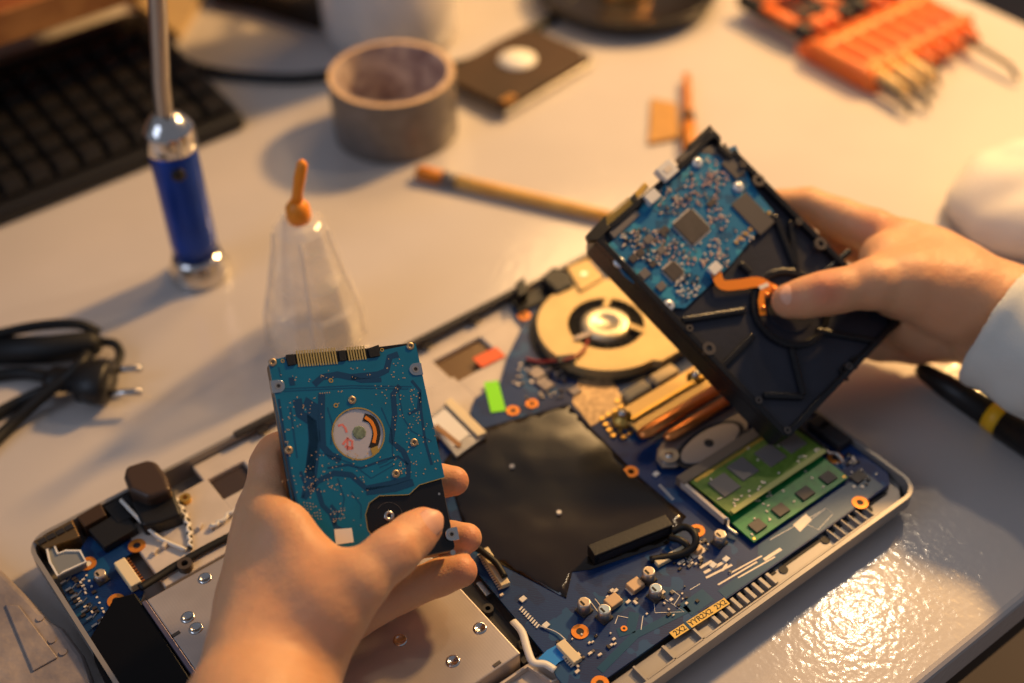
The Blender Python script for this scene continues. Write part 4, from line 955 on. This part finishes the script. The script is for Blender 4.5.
# ---- larger drive
hb_ = thing('hard_drive', 'larger black hard drive with blue board and orange flex, held in the sleeved right hand', 'hard drive', matrix=M2)
B6 = lambda x, y, z=0: tuple(plane_local(M2, 570 + x / 2.009, 110 + y / 2.009, z))[:2]
B7 = lambda x, y, z=0: tuple(plane_local(M2, 580 + x / 3.595, 120 + y / 3.595, z))[:2]
w2, h2 = .0508, .0735
out_ = [(-w2, -h2 + .003), (-w2 + .003, -h2), (w2 - .003, -h2), (w2, -h2 + .003), (w2, h2 - .016), (w2 - .004, h2 - .0165), (w2 - .005, h2 - .007), (w2 - .001, h2 - .006), (w2 - .001, h2 - .001), (w2 - .006, h2), (w2 - .022, h2 - .002), (-w2 + .012, h2 - .002), (-w2 + .004, h2), (-w2, h2 - .004)]
body = MB().prism(out_, -.0200, -.0042).build('casing', M['drive_black'], hb_, local=True, bevel=.0006)
def inset(poly, d_): return [(x * (1 - d_ / w2), y * (1 - d_ / h2)) for x, y in poly]
MB().holed(out_ if sum(out_[i][0] * out_[(i + 1) % 14][1] - out_[(i + 1) % 14][0] * out_[i][1] for i in range(14)) > 0 else out_[::-1],
           inset(out_ if sum(out_[i][0] * out_[(i + 1) % 14][1] - out_[(i + 1) % 14][0] * out_[i][1] for i in range(14)) > 0 else out_[::-1], .0033), -.0042, 0).build('raised_rim', M['drive_black'], body, local=True, bevel=.0004)
zf = -.0042
cov = MB().prism(inset(out_, .0036), zf, zf + .0003).build('bottom_cover', M['drive_floor'], hb_, local=True)
sc0 = B6(440, 400, zf); sc0 = Vector(sc0)
# raised ribs radiating from the spindle
q_r = []
for a_, b2_ in (((452, 325), (440, 225)), ((455, 330), (408, 214)), ((490, 345), (560, 285)), ((360, 330), (338, 310)), ((350, 405), (222, 425)), ((365, 455), (295, 525)), ((442, 480), (466, 575)), ((492, 445), (620, 468)), ((385, 575), (466, 578))):
    pa, pb = B6(*a_, zf), B6(*b2_, zf)
    o = MB().strip([pa, pb], .0036, zf + .0002, zf + .0030).build('rib', M['drive_black'], cov, local=True, bevel=.0010)
MB().ring(tuple(sc0), .0228, .0192, zf + .0002, zf + .0028, 56).build('spindle_ring', M['drive_black'], cov, local=True, bevel=.0005)
MB().cyl((sc0.x, sc0.y, zf + .0002), .0135, .0012, 48).build('spindle_cap', M['drive_floor'], cov, local=True, bevel=.0004)
# screws and bosses on the rim
for x, y in ((268, 490), (400, 122), (526, 247), (475, 210), (357, 100), (440, 652), (585, 540), (370, 592), (215, 462)):
    p = B6(x, y); p = (max(-w2 + .0035, min(w2 - .0035, p[0])), max(-h2 + .0035, min(h2 - .0035, p[1])))
    big = (x, y) in ((268, 490), (400, 122), (526, 247))
    o = MB().ring(p, .0036 if big else .0019, .0016 if big else .0009, -.0030, .0006, 24).build('screw_boss', M['side_metal'], body, local=True)
    MB().cyl((p[0], p[1], -.0028), .0015 if big else .0008, .0012, 14).build('screw', M['steel'] if big else M['chrome'], o, local=True)
q = MB()
for pts in (((556, 545), (540, 525), (552, 512), (575, 520)), ((560, 505), (572, 498), (584, 506))):
    MB().strip([B6(*p, zf) for p in pts], .002, zf + .0002, zf + .0022).build('rim_notch', M['drive_black'], cov, local=True, bevel=.0005)
for x, y in ((460, 640),):
    pass
# board
bz = -.0022
Q7 = lambda x, y: B7(x, y, bz)
pol = [Q7(*p) for p in ((92, 458), (180, 368), (255, 262), (345, 175), (430, 108), (495, 118), (560, 90), (614, 222), (640, 262), (696, 330), (540, 522), (470, 590), (378, 676), (310, 672), (228, 610), (160, 555))]
p3 = MB().prism(pol, zf + .0003, bz).build('circuit_board', M['pcb3'], hb_, local=True)
gp_ = MB().prism([Q7(*p) for p in ((366, 182), (500, 110), (560, 95), (598, 180), (470, 118), (380, 205))], bz, bz + .0004)
def chip7(c, sz, m, h=.0012, rz=0, legs=0, nm='chip'):
    p = Q7(*c); o = MB().box((p[0], p[1], bz + h / 2), (sz[0], sz[1], h), rz=rz).build(nm, M[m], p3, local=True, bevel=.0002)
    if legs:
        q = MB()
        for k in range(legs):
            t = (k + .5) / legs - .5
            for s_ in (-1, 1):
                if legs > 0: q.box((p[0] + t * sz[0] * .92, p[1] + s_ * (sz[1] / 2 + .0005), bz + .0002), (sz[0] / legs * .55, .0012, .0003))
                q.box((p[0] + s_ * (sz[0] / 2 + .0005), p[1] + t * sz[1] * .92, bz + .0002), (.0012, sz[1] / legs * .55, .0003))
        q.build('chip_pins', M['smd'], o, local=True)
    return o
chip7((400, 385), (.0150, .0150), 'chip', legs=18)
chip7((335, 545), (.0085, .0085), 'chip', legs=10)
chip7((620, 338), (.0125, .0230), 'drive_grey', h=.001)
chip7((556, 168), (.0110, .0120), 'drive_grey', h=.0012)
for c in ((215, 480), (245, 430), (290, 600), (230, 555), (470, 300), (300, 400), (190, 500), (260, 520), (290, 470)): chip7(c, (random.uniform(.003, .006), random.uniform(.003, .005)), random.choice(('chip', 'chip_grey', 'chip')), rz=0)
o = chip7((303, 195), (.0100, .0085), 'ivory', h=.0060, nm='white_connector'); p = Q7(303, 195)
MB().box((p[0], p[1], bz + .0061), (.0050, .0030, .0003)).build('connector_slot', M['smd'], o, local=True)
o = chip7((252, 285), (.0080, .0060), 'ivory', h=.0046, nm='white_connector')
o = chip7((480, 538), (.0070, .0055), 'ivory', h=.0030, nm='flex_socket')
random.seed(5)
parts = {k: MB() for k in ('smd', 'smd_pink', 'smd_dark', 'chip_grey', 'ivory')}
from mathutils.geometry import intersect_point_tri_2d
def inpoly(p, poly):
    c = False
    for i in range(len(poly)):
        a, b = poly[i], poly[i - 1]
        if (a[1] > p[1]) != (b[1] > p[1]) and p[0] < (b[0] - a[0]) * (p[1] - a[1]) / (b[1] - a[1]) + a[0]: c = not c
    return c
blocked = [(Q7(400, 385), .009), (Q7(335, 545), .0056), (Q7(612, 345), .008), (Q7(556, 168), .007), (Q7(303, 195), .006), (Q7(252, 285), .005), (Q7(480, 538), .0045)]
for (cx_, cy_, sx_, sy_, nn, keys) in ((440, 250, 60, 60, 60, ('smd_pink', 'smd_pink', 'chip_grey')), (250, 450, 60, 60, 110, ('smd', 'smd_dark', 'chip_grey', 'smd_pink')), (350, 480, 70, 50, 60, ('smd', 'smd_pink', 'chip_grey')), (380, 600, 50, 45, 60, ('smd', 'smd_dark', 'ivory')), (330, 290, 50, 50, 60, ('smd_pink', 'chip_grey', 'smd')), (480, 480, 50, 50, 50, ('smd_pink', 'smd')), (480, 190, 50, 50, 40, ('smd_pink', 'smd_pink', 'smd')), (500, 360, 40, 40, 26, ('smd', 'smd_pink')), (180, 430, 40, 30, 40, ('smd_dark', 'smd')), (600, 420, 50, 20, 24, ('smd_pink', 'smd'))):
    for i in range(nn):
        p = Q7(cx_ + random.uniform(-1, 1) * sx_, cy_ + random.uniform(-1, 1) * sy_)
        if not inpoly(p, inset(pol, 0)) or any(abs(p[0] - c[0]) < r and abs(p[1] - c[1]) < r for c, r in blocked): continue
        s_ = random.uniform(.0004, .0009); parts[random.choice(keys)].box((p[0], p[1], bz + .0004), (s_ * random.uniform(1.2, 2.2), s_, .0010), rz=random.choice((0, PI / 2)))
for k, b_ in parts.items(): o = b_.build('solder_parts', M[k], p3, local=True); o['kind'] = 'stuff'
q = MB()
for i in range(8): p = Q7(560 + i * 17, 440 - i * 15); q.box((p[0], p[1], bz + .0004), (.0016, .0022, .0008))
q.build('test_pads', M['gold'], p3, local=True)
for x, y in ((420, 155), (568, 243), (140, 513), (318, 668)):
    p = Q7(x, y); o = MB().lathe([(0, 0), (.0032, 0), (.0030, .0012), (.0020, .0016), (0, .0014)], (p[0], p[1], bz), 24).build('screw', mat('bright_screw', (220, 226, 232), .3, metal=.5), p3, local=True)
    MB().cyl((p[0], p[1], bz + .0014), .0009, .0003, 6).build('screw_recess', M['chip_grey'], o, local=True)
# connector row at the end
def pr7(pts, z0, z1, m, nm, par): return MB().prism([B7(*p, bz) for p in pts], z0, z1).build(nm, M[m], par, local=True, bevel=.0003)
cr = pr7(((20, 418), (88, 348), (92, 380), (104, 396), (60, 438), (30, 440)), zf, .0004, 'black', 'connector_block', hb_)
pw = pr7(((76, 372), (176, 288), (190, 300), (92, 384)), -.0080, -.0012, 'gold', 'power_connector', hb_)
q = MB()
for i in range(15): t = i / 14; p = B7(84 + 98 * t, 378 - 82 * t, bz); q.box((p[0], p[1], -.0009), (.0007, .0060, .0006))
q.build('contact_pins', mat('pin_old_gold', (196, 172, 104), .3, metal=.7), pw, local=True)
dt_ = pr7(((190, 268), (232, 225), (246, 242), (206, 282)), -.0080, -.0012, 'gold', 'data_connector', hb_)
pr7(((102, 405), (195, 322), (215, 342), (122, 428)), zf, -.0012, 'chip_grey', 'connector_housing', hb_)
pr7(((178, 282), (192, 268), (206, 296), (192, 304)), zf, .0002, 'black', 'connector_post', hb_)
pr7(((345, 140), (470, 28), (484, 46), (362, 166)), zf, -.0006, 'side_metal', 'end_rail', hb_)
pr7(((380, 100), (462, 24), (470, 38), (390, 112)), -.0006, .0006, 'black', 'end_block', hb_)
pr7(((372, 150), (395, 140), (440, 92), (500, 100), (520, 80), (600, 205), (570, 205), (500, 128), (430, 118), (380, 180)), zf, bz + .0002, 'drive_grey', 'grey_shield', hb_)
# orange flex cable towards the thumb
fx = smooth_path([B6(293, 325) + (-.0002,), B6(306, 350) + (.0002,), B6(340, 350) + (.0004,), B6(378, 345) + (.0006,), B6(402, 356) + (.0008,), B6(415, 362) + (.0005,)], 8)
fxo = MB().strip([(p.x, p.y) for p in fx], .0058, -.0006, -.0002).build('flex_cable', M['flex'], hb_, local=True)
MB().strip([B6(390, 352), B6(384, 385), B6(388, 412)], .0036, -.0002, .0002).build('flex_branch', M['flex'], fxo, local=True)
MB().strip([B6(380, 358), B6(398, 350)], .0022, -.0001, .0004).build('white_mark', M['ivory'], fxo, local=True)
for x, y in ((388, 398), (396, 372), (410, 360)): p = B6(x, y); MB().lathe([(0, 0), (.0016, 0), (.0012, .0008), (0, .001)], (p[0], p[1], .0002), 14).build('solder_blob', M['copper'], fxo, local=True)

# ------------------------------------------------------------------ hands: one continuous surface each, from blended limb volumes
def capsule(P, a, b, ra, rb):
    a = np.array(a); ba = np.array(b) - a; pa = P - a
    t = np.clip((pa @ ba) / (ba @ ba), 0, 1)
    return np.linalg.norm(pa - t[..., None] * ba, axis=-1) - (ra + (rb - ra) * t)
def smin(a, b, k):
    h = np.clip(.5 + .5 * (b - a) / k, 0, 1)
    return b * (1 - h) + a * h - k * h * (1 - h)
def chain(P, J, k=.003):
    d = None
    for (p, r), (p2, r2) in zip(J, J[1:]):
        c = capsule(P, p, p2, r, r2); d = c if d is None else smin(d, c, k)
    return d
def surface(fn, lo, hi, h):                                          # surface nets over a signed distance
    lo = np.array(lo); nx, ny, nz = [int(math.ceil((b - a) / h)) + 1 for a, b in zip(lo, hi)]
    V = np.empty((nx, ny, nz), np.float32)
    gy, gz = np.meshgrid(lo[1] + np.arange(ny) * h, lo[2] + np.arange(nz) * h, indexing='ij')
    for i in range(nx):
        P = np.stack([np.full(gy.shape, lo[0] + i * h), gy, gz], -1); V[i] = fn(P)
    S = V < 0
    c = np.zeros((nx - 1, ny - 1, nz - 1), np.uint8)
    offs = [(i, j, k) for i in (0, 1) for j in (0, 1) for k in (0, 1)]
    for i, j, k in offs: c += S[i:nx - 1 + i, j:ny - 1 + j, k:nz - 1 + k]
    act = (c > 0) & (c < 8); ids = -np.ones(act.shape, np.int64); A = np.argwhere(act); ids[act] = np.arange(len(A))
    acc = np.zeros((len(A), 3)); cnt = np.zeros(len(A))
    for a in offs:
        for ax in range(3):
            if a[ax]: continue
            b = list(a); b[ax] = 1
            va = V[A[:, 0] + a[0], A[:, 1] + a[1], A[:, 2] + a[2]]; vb = V[A[:, 0] + b[0], A[:, 1] + b[1], A[:, 2] + b[2]]
            m = (va < 0) != (vb < 0); t = np.where(m, va / np.where(m, va - vb, 1), 0)
            p = np.array(a, float)[None].repeat(len(A), 0); p[:, ax] += t
            acc[m] += p[m]; cnt[m] += 1
    X = lo + (A + acc / cnt[:, None]) * h
    Fs = []
    for ax in range(3):
        u, v = (ax + 1) % 3, (ax + 2) % 3
        sl0 = [slice(None)] * 3; sl1 = [slice(None)] * 3; sl0[ax] = slice(0, -1); sl1[ax] = slice(1, None)
        for s_ in (sl0, sl1):
            s_[u] = slice(1, -1); s_[v] = slice(1, -1)
        s0, s1 = S[tuple(sl0)], S[tuple(sl1)]; E = np.argwhere(s0 != s1)
        if not len(E): continue
        fl_ = s0[tuple(E.T)]; E[:, u] += 1; E[:, v] += 1
        q = []
        for du, dv in ((1, 1), (0, 1), (0, 0), (1, 0)):
            e = E.copy(); e[:, u] -= du; e[:, v] -= dv; q.append(ids[tuple(e.T)])
        q = np.stack(q, 1); q[~fl_] = q[~fl_][:, ::-1]; Fs.append(q)
    return X, np.concatenate(Fs)
def sdf_object(name, fn, lo, hi, h, m, parent, flush=None, iters=2):
    X, Fq = surface(fn, lo, hi, h)
    for _ in range(iters):                                           # light smoothing
        E = np.concatenate([Fq[:, [0, 1]], Fq[:, [1, 2]], Fq[:, [2, 3]], Fq[:, [3, 0]]]); s = np.zeros_like(X); n_ = np.zeros(len(X))
        np.add.at(s, E[:, 0], X[E[:, 1]]); np.add.at(s, E[:, 1], X[E[:, 0]]); np.add.at(n_, E[:, 0], 1); np.add.at(n_, E[:, 1], 1)
        X = .5 * X + .5 * s / np.maximum(n_, 1)[:, None]
    inv = np.array(ROOT[root_of(parent).name].inverted()); Y = X @ inv[:3, :3].T + inv[:3, 3]
    me = bpy.data.meshes.new(name); me.from_pydata(Y.tolist(), [], Fq.tolist()); me.polygons.foreach_set('use_smooth', [True] * len(me.polygons))
    me.materials.append(m)
    if flush is not None:
        w = np.zeros(len(X))
        for c, r, a in flush: w = np.maximum(w, a * np.exp(-np.sum((X - np.array(c)) ** 2, 1) / (r * r)))
        at = me.attributes.new('flush', 'FLOAT', 'POINT'); at.data.foreach_set('value', w.astype(np.float32))
    o = bpy.data.objects.new(name, me); col.objects.link(o); o.parent = parent; return o
def nail(parent, tip, back, normal, r, length, wd, off=0):
    """curved nail lying on the back of a finger end: tip and back are points of the bone line"""
    a = (Vector(tip) - Vector(back)).normalized(); n_ = Vector(normal); n_ = (n_ - a * n_.dot(a)).normalized(); s_ = a.cross(n_)
    q = MB(); NU, NV = 12, 12; vs = []
    for j in range(NV + 1):
        v_ = -1 + 2 * j / NV
        for i in range(NU + 1):
            u = -1 + 2 * i / NU
            ww = wd * (1 - .10 * (v_ < -.4) * ((-.4 - v_) / .6) ** 2 - (.35 * max(0, (v_ - .55) / .45) ** 2))
            ang = u * ww / r
            drop = .0004 * (u * u) + (.0010 * max(0, v_) ** 2)
            y = length / 2 * (v_ - (.25 * u * u if v_ > 0 else -.28 * u * u * 1) * (abs(v_)))
            vs.append(Vector(tip) + a * (y + off) + (n_ * math.cos(ang) + s_ * math.sin(ang)) * (r + .0004 - drop))
    q.add(vs, [(j * (NU + 1) + i, j * (NU + 1) + i + 1, (j + 1) * (NU + 1) + i + 1, (j + 1) * (NU + 1) + i) for j in range(NV) for i in range(NU)], True)
    o = q.build('fingernail', M['nail'], parent); md = o.modifiers.new('t', 'SOLIDIFY'); md.thickness = .0006; md.offset = 0; return o

def J(*pts): return [(tuple(D(x, y, d)), r / 1000) for x, y, d, r in pts]
def lim(Js, pad=.006):
    lo = np.min([np.array(p) - r for j in Js for p, r in j], 0) - pad; hi = np.max([np.array(p) + r for j in Js for p, r in j], 0) + pad; return lo, hi

# --- left hand (bare)
LF = [J((267, 552, .604, 13.5), (266, 508, .608, 11.3), (272, 466, .613, 10.3), (277, 455, .617, 9.8), (312, 436, .630, 9.2), (352, 440, .632, 8)),   # index, bent behind the drive
      J((274, 575, .624, 12), (312, 520, .642, 9.8), (390, 490, .648, 8.8), (440, 481, .6385, 8), (454, 481, .6365, 7.3)),                          # middle
      J((290, 605, .613, 12), (340, 560, .636, 9.8), (410, 542, .643, 8.8), (450, 538, .631, 8), (467, 538, .6275, 7.2)),                           # ring
      J((308, 640, .602, 12), (352, 618, .609, 10), (402, 592, .618, 9.2), (440, 577, .621, 8.6), (461, 571, .619, 7.8))]                           # little
LT = J((296, 650, .572, 17), (330, 606, .571, 15.5), (358, 582, .573, 13), (388, 556, .579, 10.8), (396, 550, .582, 10.6), (412, 536, .590, 9.8), (423, 527, .5945, 9.0))
LP = [J((252, 725, .545, 24), (262, 645, .575, 21.5), (264, 600, .588, 18), (264, 552, .604, 13.5)), J((252, 725, .546, 24), (272, 640, .590, 18), (272, 580, .620, 13)),
      J((256, 725, .548, 22), (290, 655, .590, 16), (290, 610, .610, 12)), J((260, 725, .546, 20), (294, 672, .580, 14), (306, 642, .600, 12)),
      J((254, 725, .544, 23), (288, 656, .572, 19), (318, 622, .573, 17)),
      J((268, 556, .600, 13), (292, 574, .588, 12), (334, 594, .578, 13)), J((266, 600, .590, 16), (298, 618, .578, 18)), J((270, 514, .602, 10.5), (284, 528, .589, 10.5), (318, 574, .580, 12)),
      J((252, 725, .545, 24), (244, 800, .505, 26), (238, 900, .45, 30), (230, 960, .42, 31))]
def box_sdf(P, Mx, lo, hi):
    inv = np.array(Mx.inverted()); q = P @ inv[:3, :3].T + inv[:3, 3]; lo = np.array(lo); hi = np.array(hi)
    e = np.abs(q - (lo + hi) / 2) - (hi - lo) / 2
    return np.linalg.norm(np.maximum(e, 0), axis=-1) + np.minimum(np.max(e, -1), 0)
def left_sdf(P):
    d = None
    for c in LP: e = chain(P, c, .008); d = e if d is None else smin(d, e, .015)
    d = smin(d, chain(P, LT, .004), .009)
    fs = [chain(P, f_, .0025) for f_ in LF]
    for f_, kk in zip(fs, (.011, .005, .005, .005)): d = smin(d, f_, kk)
    for c, r, k in CREASE_L: d = d + k * np.exp(-np.sum((P - c) ** 2, -1) / (r * r))
    return np.maximum(d, .0011 - box_sdf(P, M1, (-.035, -.0501, -.0100), (.035, .0501, .0006)))
def pv(x, y, d): return np.array(D(x, y, d))
CREASE_L = [(pv(398, 527, .578), .003, -.0006), (pv(402, 540, .574), .0045, -.0005), (pv(414, 568, .623), .002, .0006)]
lh = thing('left_hand', 'bare left hand and wrist gripping the small teal hard drive', 'person', loc=D(266, 725, .545))
flushL = [(D(430, 525, .588), .009, .55), (D(398, 548, .575), .010, .35), (D(463, 481, .63), .008, .5), (D(470, 538, .62), .008, .5), (D(468, 570, .615), .009, .5), (D(275, 450, .62), .012, .35), (D(300, 600, .575), .03, .2), (D(240, 640, .59), .03, .15)]
lo, hi = lim(LF + [LT] + LP)
hand_l = sdf_object('skin', left_sdf, lo, hi, .00125, M['skin'], lh, flushL)
nail(lh, D(424, 526, .5943), D(396, 550, .582), ray(0, 0) * 0 + (RC @ Vector((.45, .30, .84))), .0089, .0125, .0066, off=-.0005)

# --- right hand with its sleeve
RF = [J((905, 245, .745, 13), (874, 231, .755, 12.5), (840, 219, .763, 12), (808, 206, .769, 10.8), (780, 204, .771, 9)),
      J((918, 262, .760, 13), (880, 250, .772, 11), (840, 245, .778, 9.8), (800, 255, .772, 8.5)),
      J((928, 292, .765, 12.5), (895, 300, .772, 10.5), (850, 310, .770, 9.5), (812, 325, .758, 8.2)),
      J((944, 335, .762, 12), (915, 346, .762, 10.5), (880, 345, .758, 9.4), (846, 340, .752, 8.4))]
RT = J((950, 305, .712, 16), (905, 285, .705, 15), (872, 284, .699, 13.2), (838, 291, .6955, 11.2), (822, 294, .6965, 11.0), (805, 298, .6985, 10.2), (789, 301, .7005, 9.4))
RP = [J((1000, 315, .722, 26), (950, 278, .728, 21), (905, 245, .742, 13.5)), J((1000, 315, .724, 26), (955, 285, .742, 19), (918, 262, .757, 13)),
      J((1000, 325, .726, 25), (962, 308, .748, 17), (928, 292, .762, 12.5)), J((1000, 328, .728, 23), (968, 330, .752, 15), (944, 342, .762, 12.5)),
      J((1000, 315, .715, 25), (955, 295, .714, 22), (915, 282, .708, 17)), J((900, 248, .738, 12.5), (885, 258, .726, 12), (886, 278, .710, 13)), J((930, 255, .735, 15), (920, 275, .720, 18)),
      J((1000, 318, .722, 26), (1100, 384, .694, 24), (1335, 560, .57, 30)), J((912, 290, .730, 13), (930, 325, .745, 14), (965, 335, .745, 15)), J((888, 298, .722, 11), (902, 322, .740, 12), (925, 338, .752, 12))]
def right_sdf(P):
    d = None
    for c in RP: e = chain(P, c, .008); d = e if d is None else smin(d, e, .009)
    d = smin(d, chain(P, RT, .004), .008)
    for f_ in RF: d = np.minimum(smin(d, chain(P, f_, .0025), .005), d)
    for c, r, k in CREASE_R: d = d + k * np.exp(-np.sum((P - c) ** 2, -1) / (r * r))
    return np.maximum(d, .0006 - box_sdf(P, M2, (-.0508, -.0735, -.0200), (.0508, .0735, .0004)))
CREASE_R = [(pv(826, 286, .686), .0040, -.0008), (pv(836, 300, .684), .002, .0004)]
rh = thing('right_hand', 'right hand in a pale rolled sleeve gripping the larger black hard drive', 'person', loc=D(1000, 320, .72))
flushR = [(D(790, 300, .69), .010, .55), (D(826, 291, .685), .011, .75), (D(870, 285, .688), .015, .2), (D(920, 350, .75), .012, .5), (D(880, 225, .745), .014, .45), (D(940, 300, .70), .03, .2)]
lo, hi = lim(RF + [RT] + RP)
hand_r = sdf_object('skin', right_sdf, lo, hi, .00135, M['skin'], rh, flushR)
nail(rh, D(792, 300, .7002), D(822, 294, .6965), RC @ Vector((.10, .35, .93)), .0094, .0130, .0068, off=-.0008)
# sleeve: a shell around the forearm, open at the cuff
sa, sm_, sb = np.array(D(993, 326, .718)), np.array(D(1110, 392, .690)), np.array(D(1335, 560, .57))
sd_ = (sm_ - sa) / np.linalg.norm(sm_ - sa)
e1_ = np.cross(sd_, [0, 0, 1]); e1_ /= np.linalg.norm(e1_); e2_ = np.cross(sd_, e1_)
def sleeve_sdf(P):
    t = (P - sa) @ sd_; q = P - sa - t[..., None] * sd_; ang = np.arctan2(q @ e2_, q @ e1_)
    d = smin(capsule(P, sa - sd_ * .03, sm_, .0315, .0345), capsule(P, sm_, sb, .0345, .046), .01)
    fold = (.0016 * np.sin(t * 150 + 2 * np.sin(ang * 2) + 1) + .0022 * np.sin(ang * 3 + t * 60) * 1 + .0012 * np.sin(ang * 5 - t * 90 + 1)) * np.clip(t / .03, .15, 1)
    hem = .0013 * np.exp(-((t - .005) / .004) ** 2)
    return np.maximum(np.abs(d - fold - hem) - .0015, -t)
sl_lo = np.minimum(np.minimum(sa, sm_), sb) - .055; sl_hi = np.maximum(np.maximum(sa, sm_), sb) + .055
sdf_object('sleeve', sleeve_sdf, sl_lo, sl_hi, .0017, M['sleeve'], rh)

# white cloth bundle behind the right wrist
cc = np.array(W(1040, 205, .008))
wc = thing('white_cloth', 'white cloth bunched up on the bench behind the right wrist', 'cloth', loc=(cc[0], cc[1], 0))
def cloth_sdf(P):
    q = P - cc; a = np.arctan2(q[..., 1], q[..., 0]); r = np.sqrt((q[..., 0] / .060) ** 2 + (q[..., 1] / .060) ** 2 + (q[..., 2] / .03) ** 2)
    w = .0016 * np.sin(a * 4 + q[..., 2] * 60) + .0010 * np.sin(q[..., 0] * 160 + 3 * np.sin(q[..., 1] * 70)) + .001 * np.sin(q[..., 1] * 130 + q[..., 2] * 60)
    return np.maximum((r - 1) * .05 + w, -(P[..., 2] - .0004))
sdf_object('cloth', cloth_sdf, cc - np.array([.07, .07, .025]), cc + np.array([.07, .07, .06]), .0025, M['cloth'], wc)

# ------------------------------------------------------------------ light
w = bpy.data.worlds.new('world'); sc.world = w; w.use_nodes = True
bg = w.node_tree.nodes['Background']; bg.inputs[0].default_value = (.64, .67, .80, 1); bg.inputs[1].default_value = .23
def area(name, loc, target, size, power, color, shape='DISK', size_y=None):
    l = bpy.data.lights.new(name, 'AREA'); l.shape = shape; l.size = size; l.energy = power; l.color = color
    if size_y: l.size_y = size_y
    o = bpy.data.objects.new(name, l); col.objects.link(o); o.location = loc
    o.rotation_euler = (Vector(target) - Vector(loc)).to_track_quat('-Z', 'Y').to_euler(); return o
area('desk_lamp', (1.5, .66, .93), (.45, .5, 0), .13, 29, (1, .57, .20))
area('highlight_lamp', (.86, .508, .74), (.36, .22, 0), .040, 1.0, (1, .76, .50))  # added unseen lamp, makes the bright streak on the bench top
area('back_lamp', (.84, .92, .57), (.38, .40, 0), .26, 2.3, (1, .60, .24))
area('window_daylight', (-1.6, .6, 1.5), (.2, .4, 0), 1.0, 9, (.66, .77, 1), 'RECTANGLE', 1.2)
vs_ = sc.view_settings
vs_.view_transform = 'Standard'; vs_.look = 'None'; vs_.exposure = 0; vs_.gamma = 1; vs_.use_curve_mapping = False
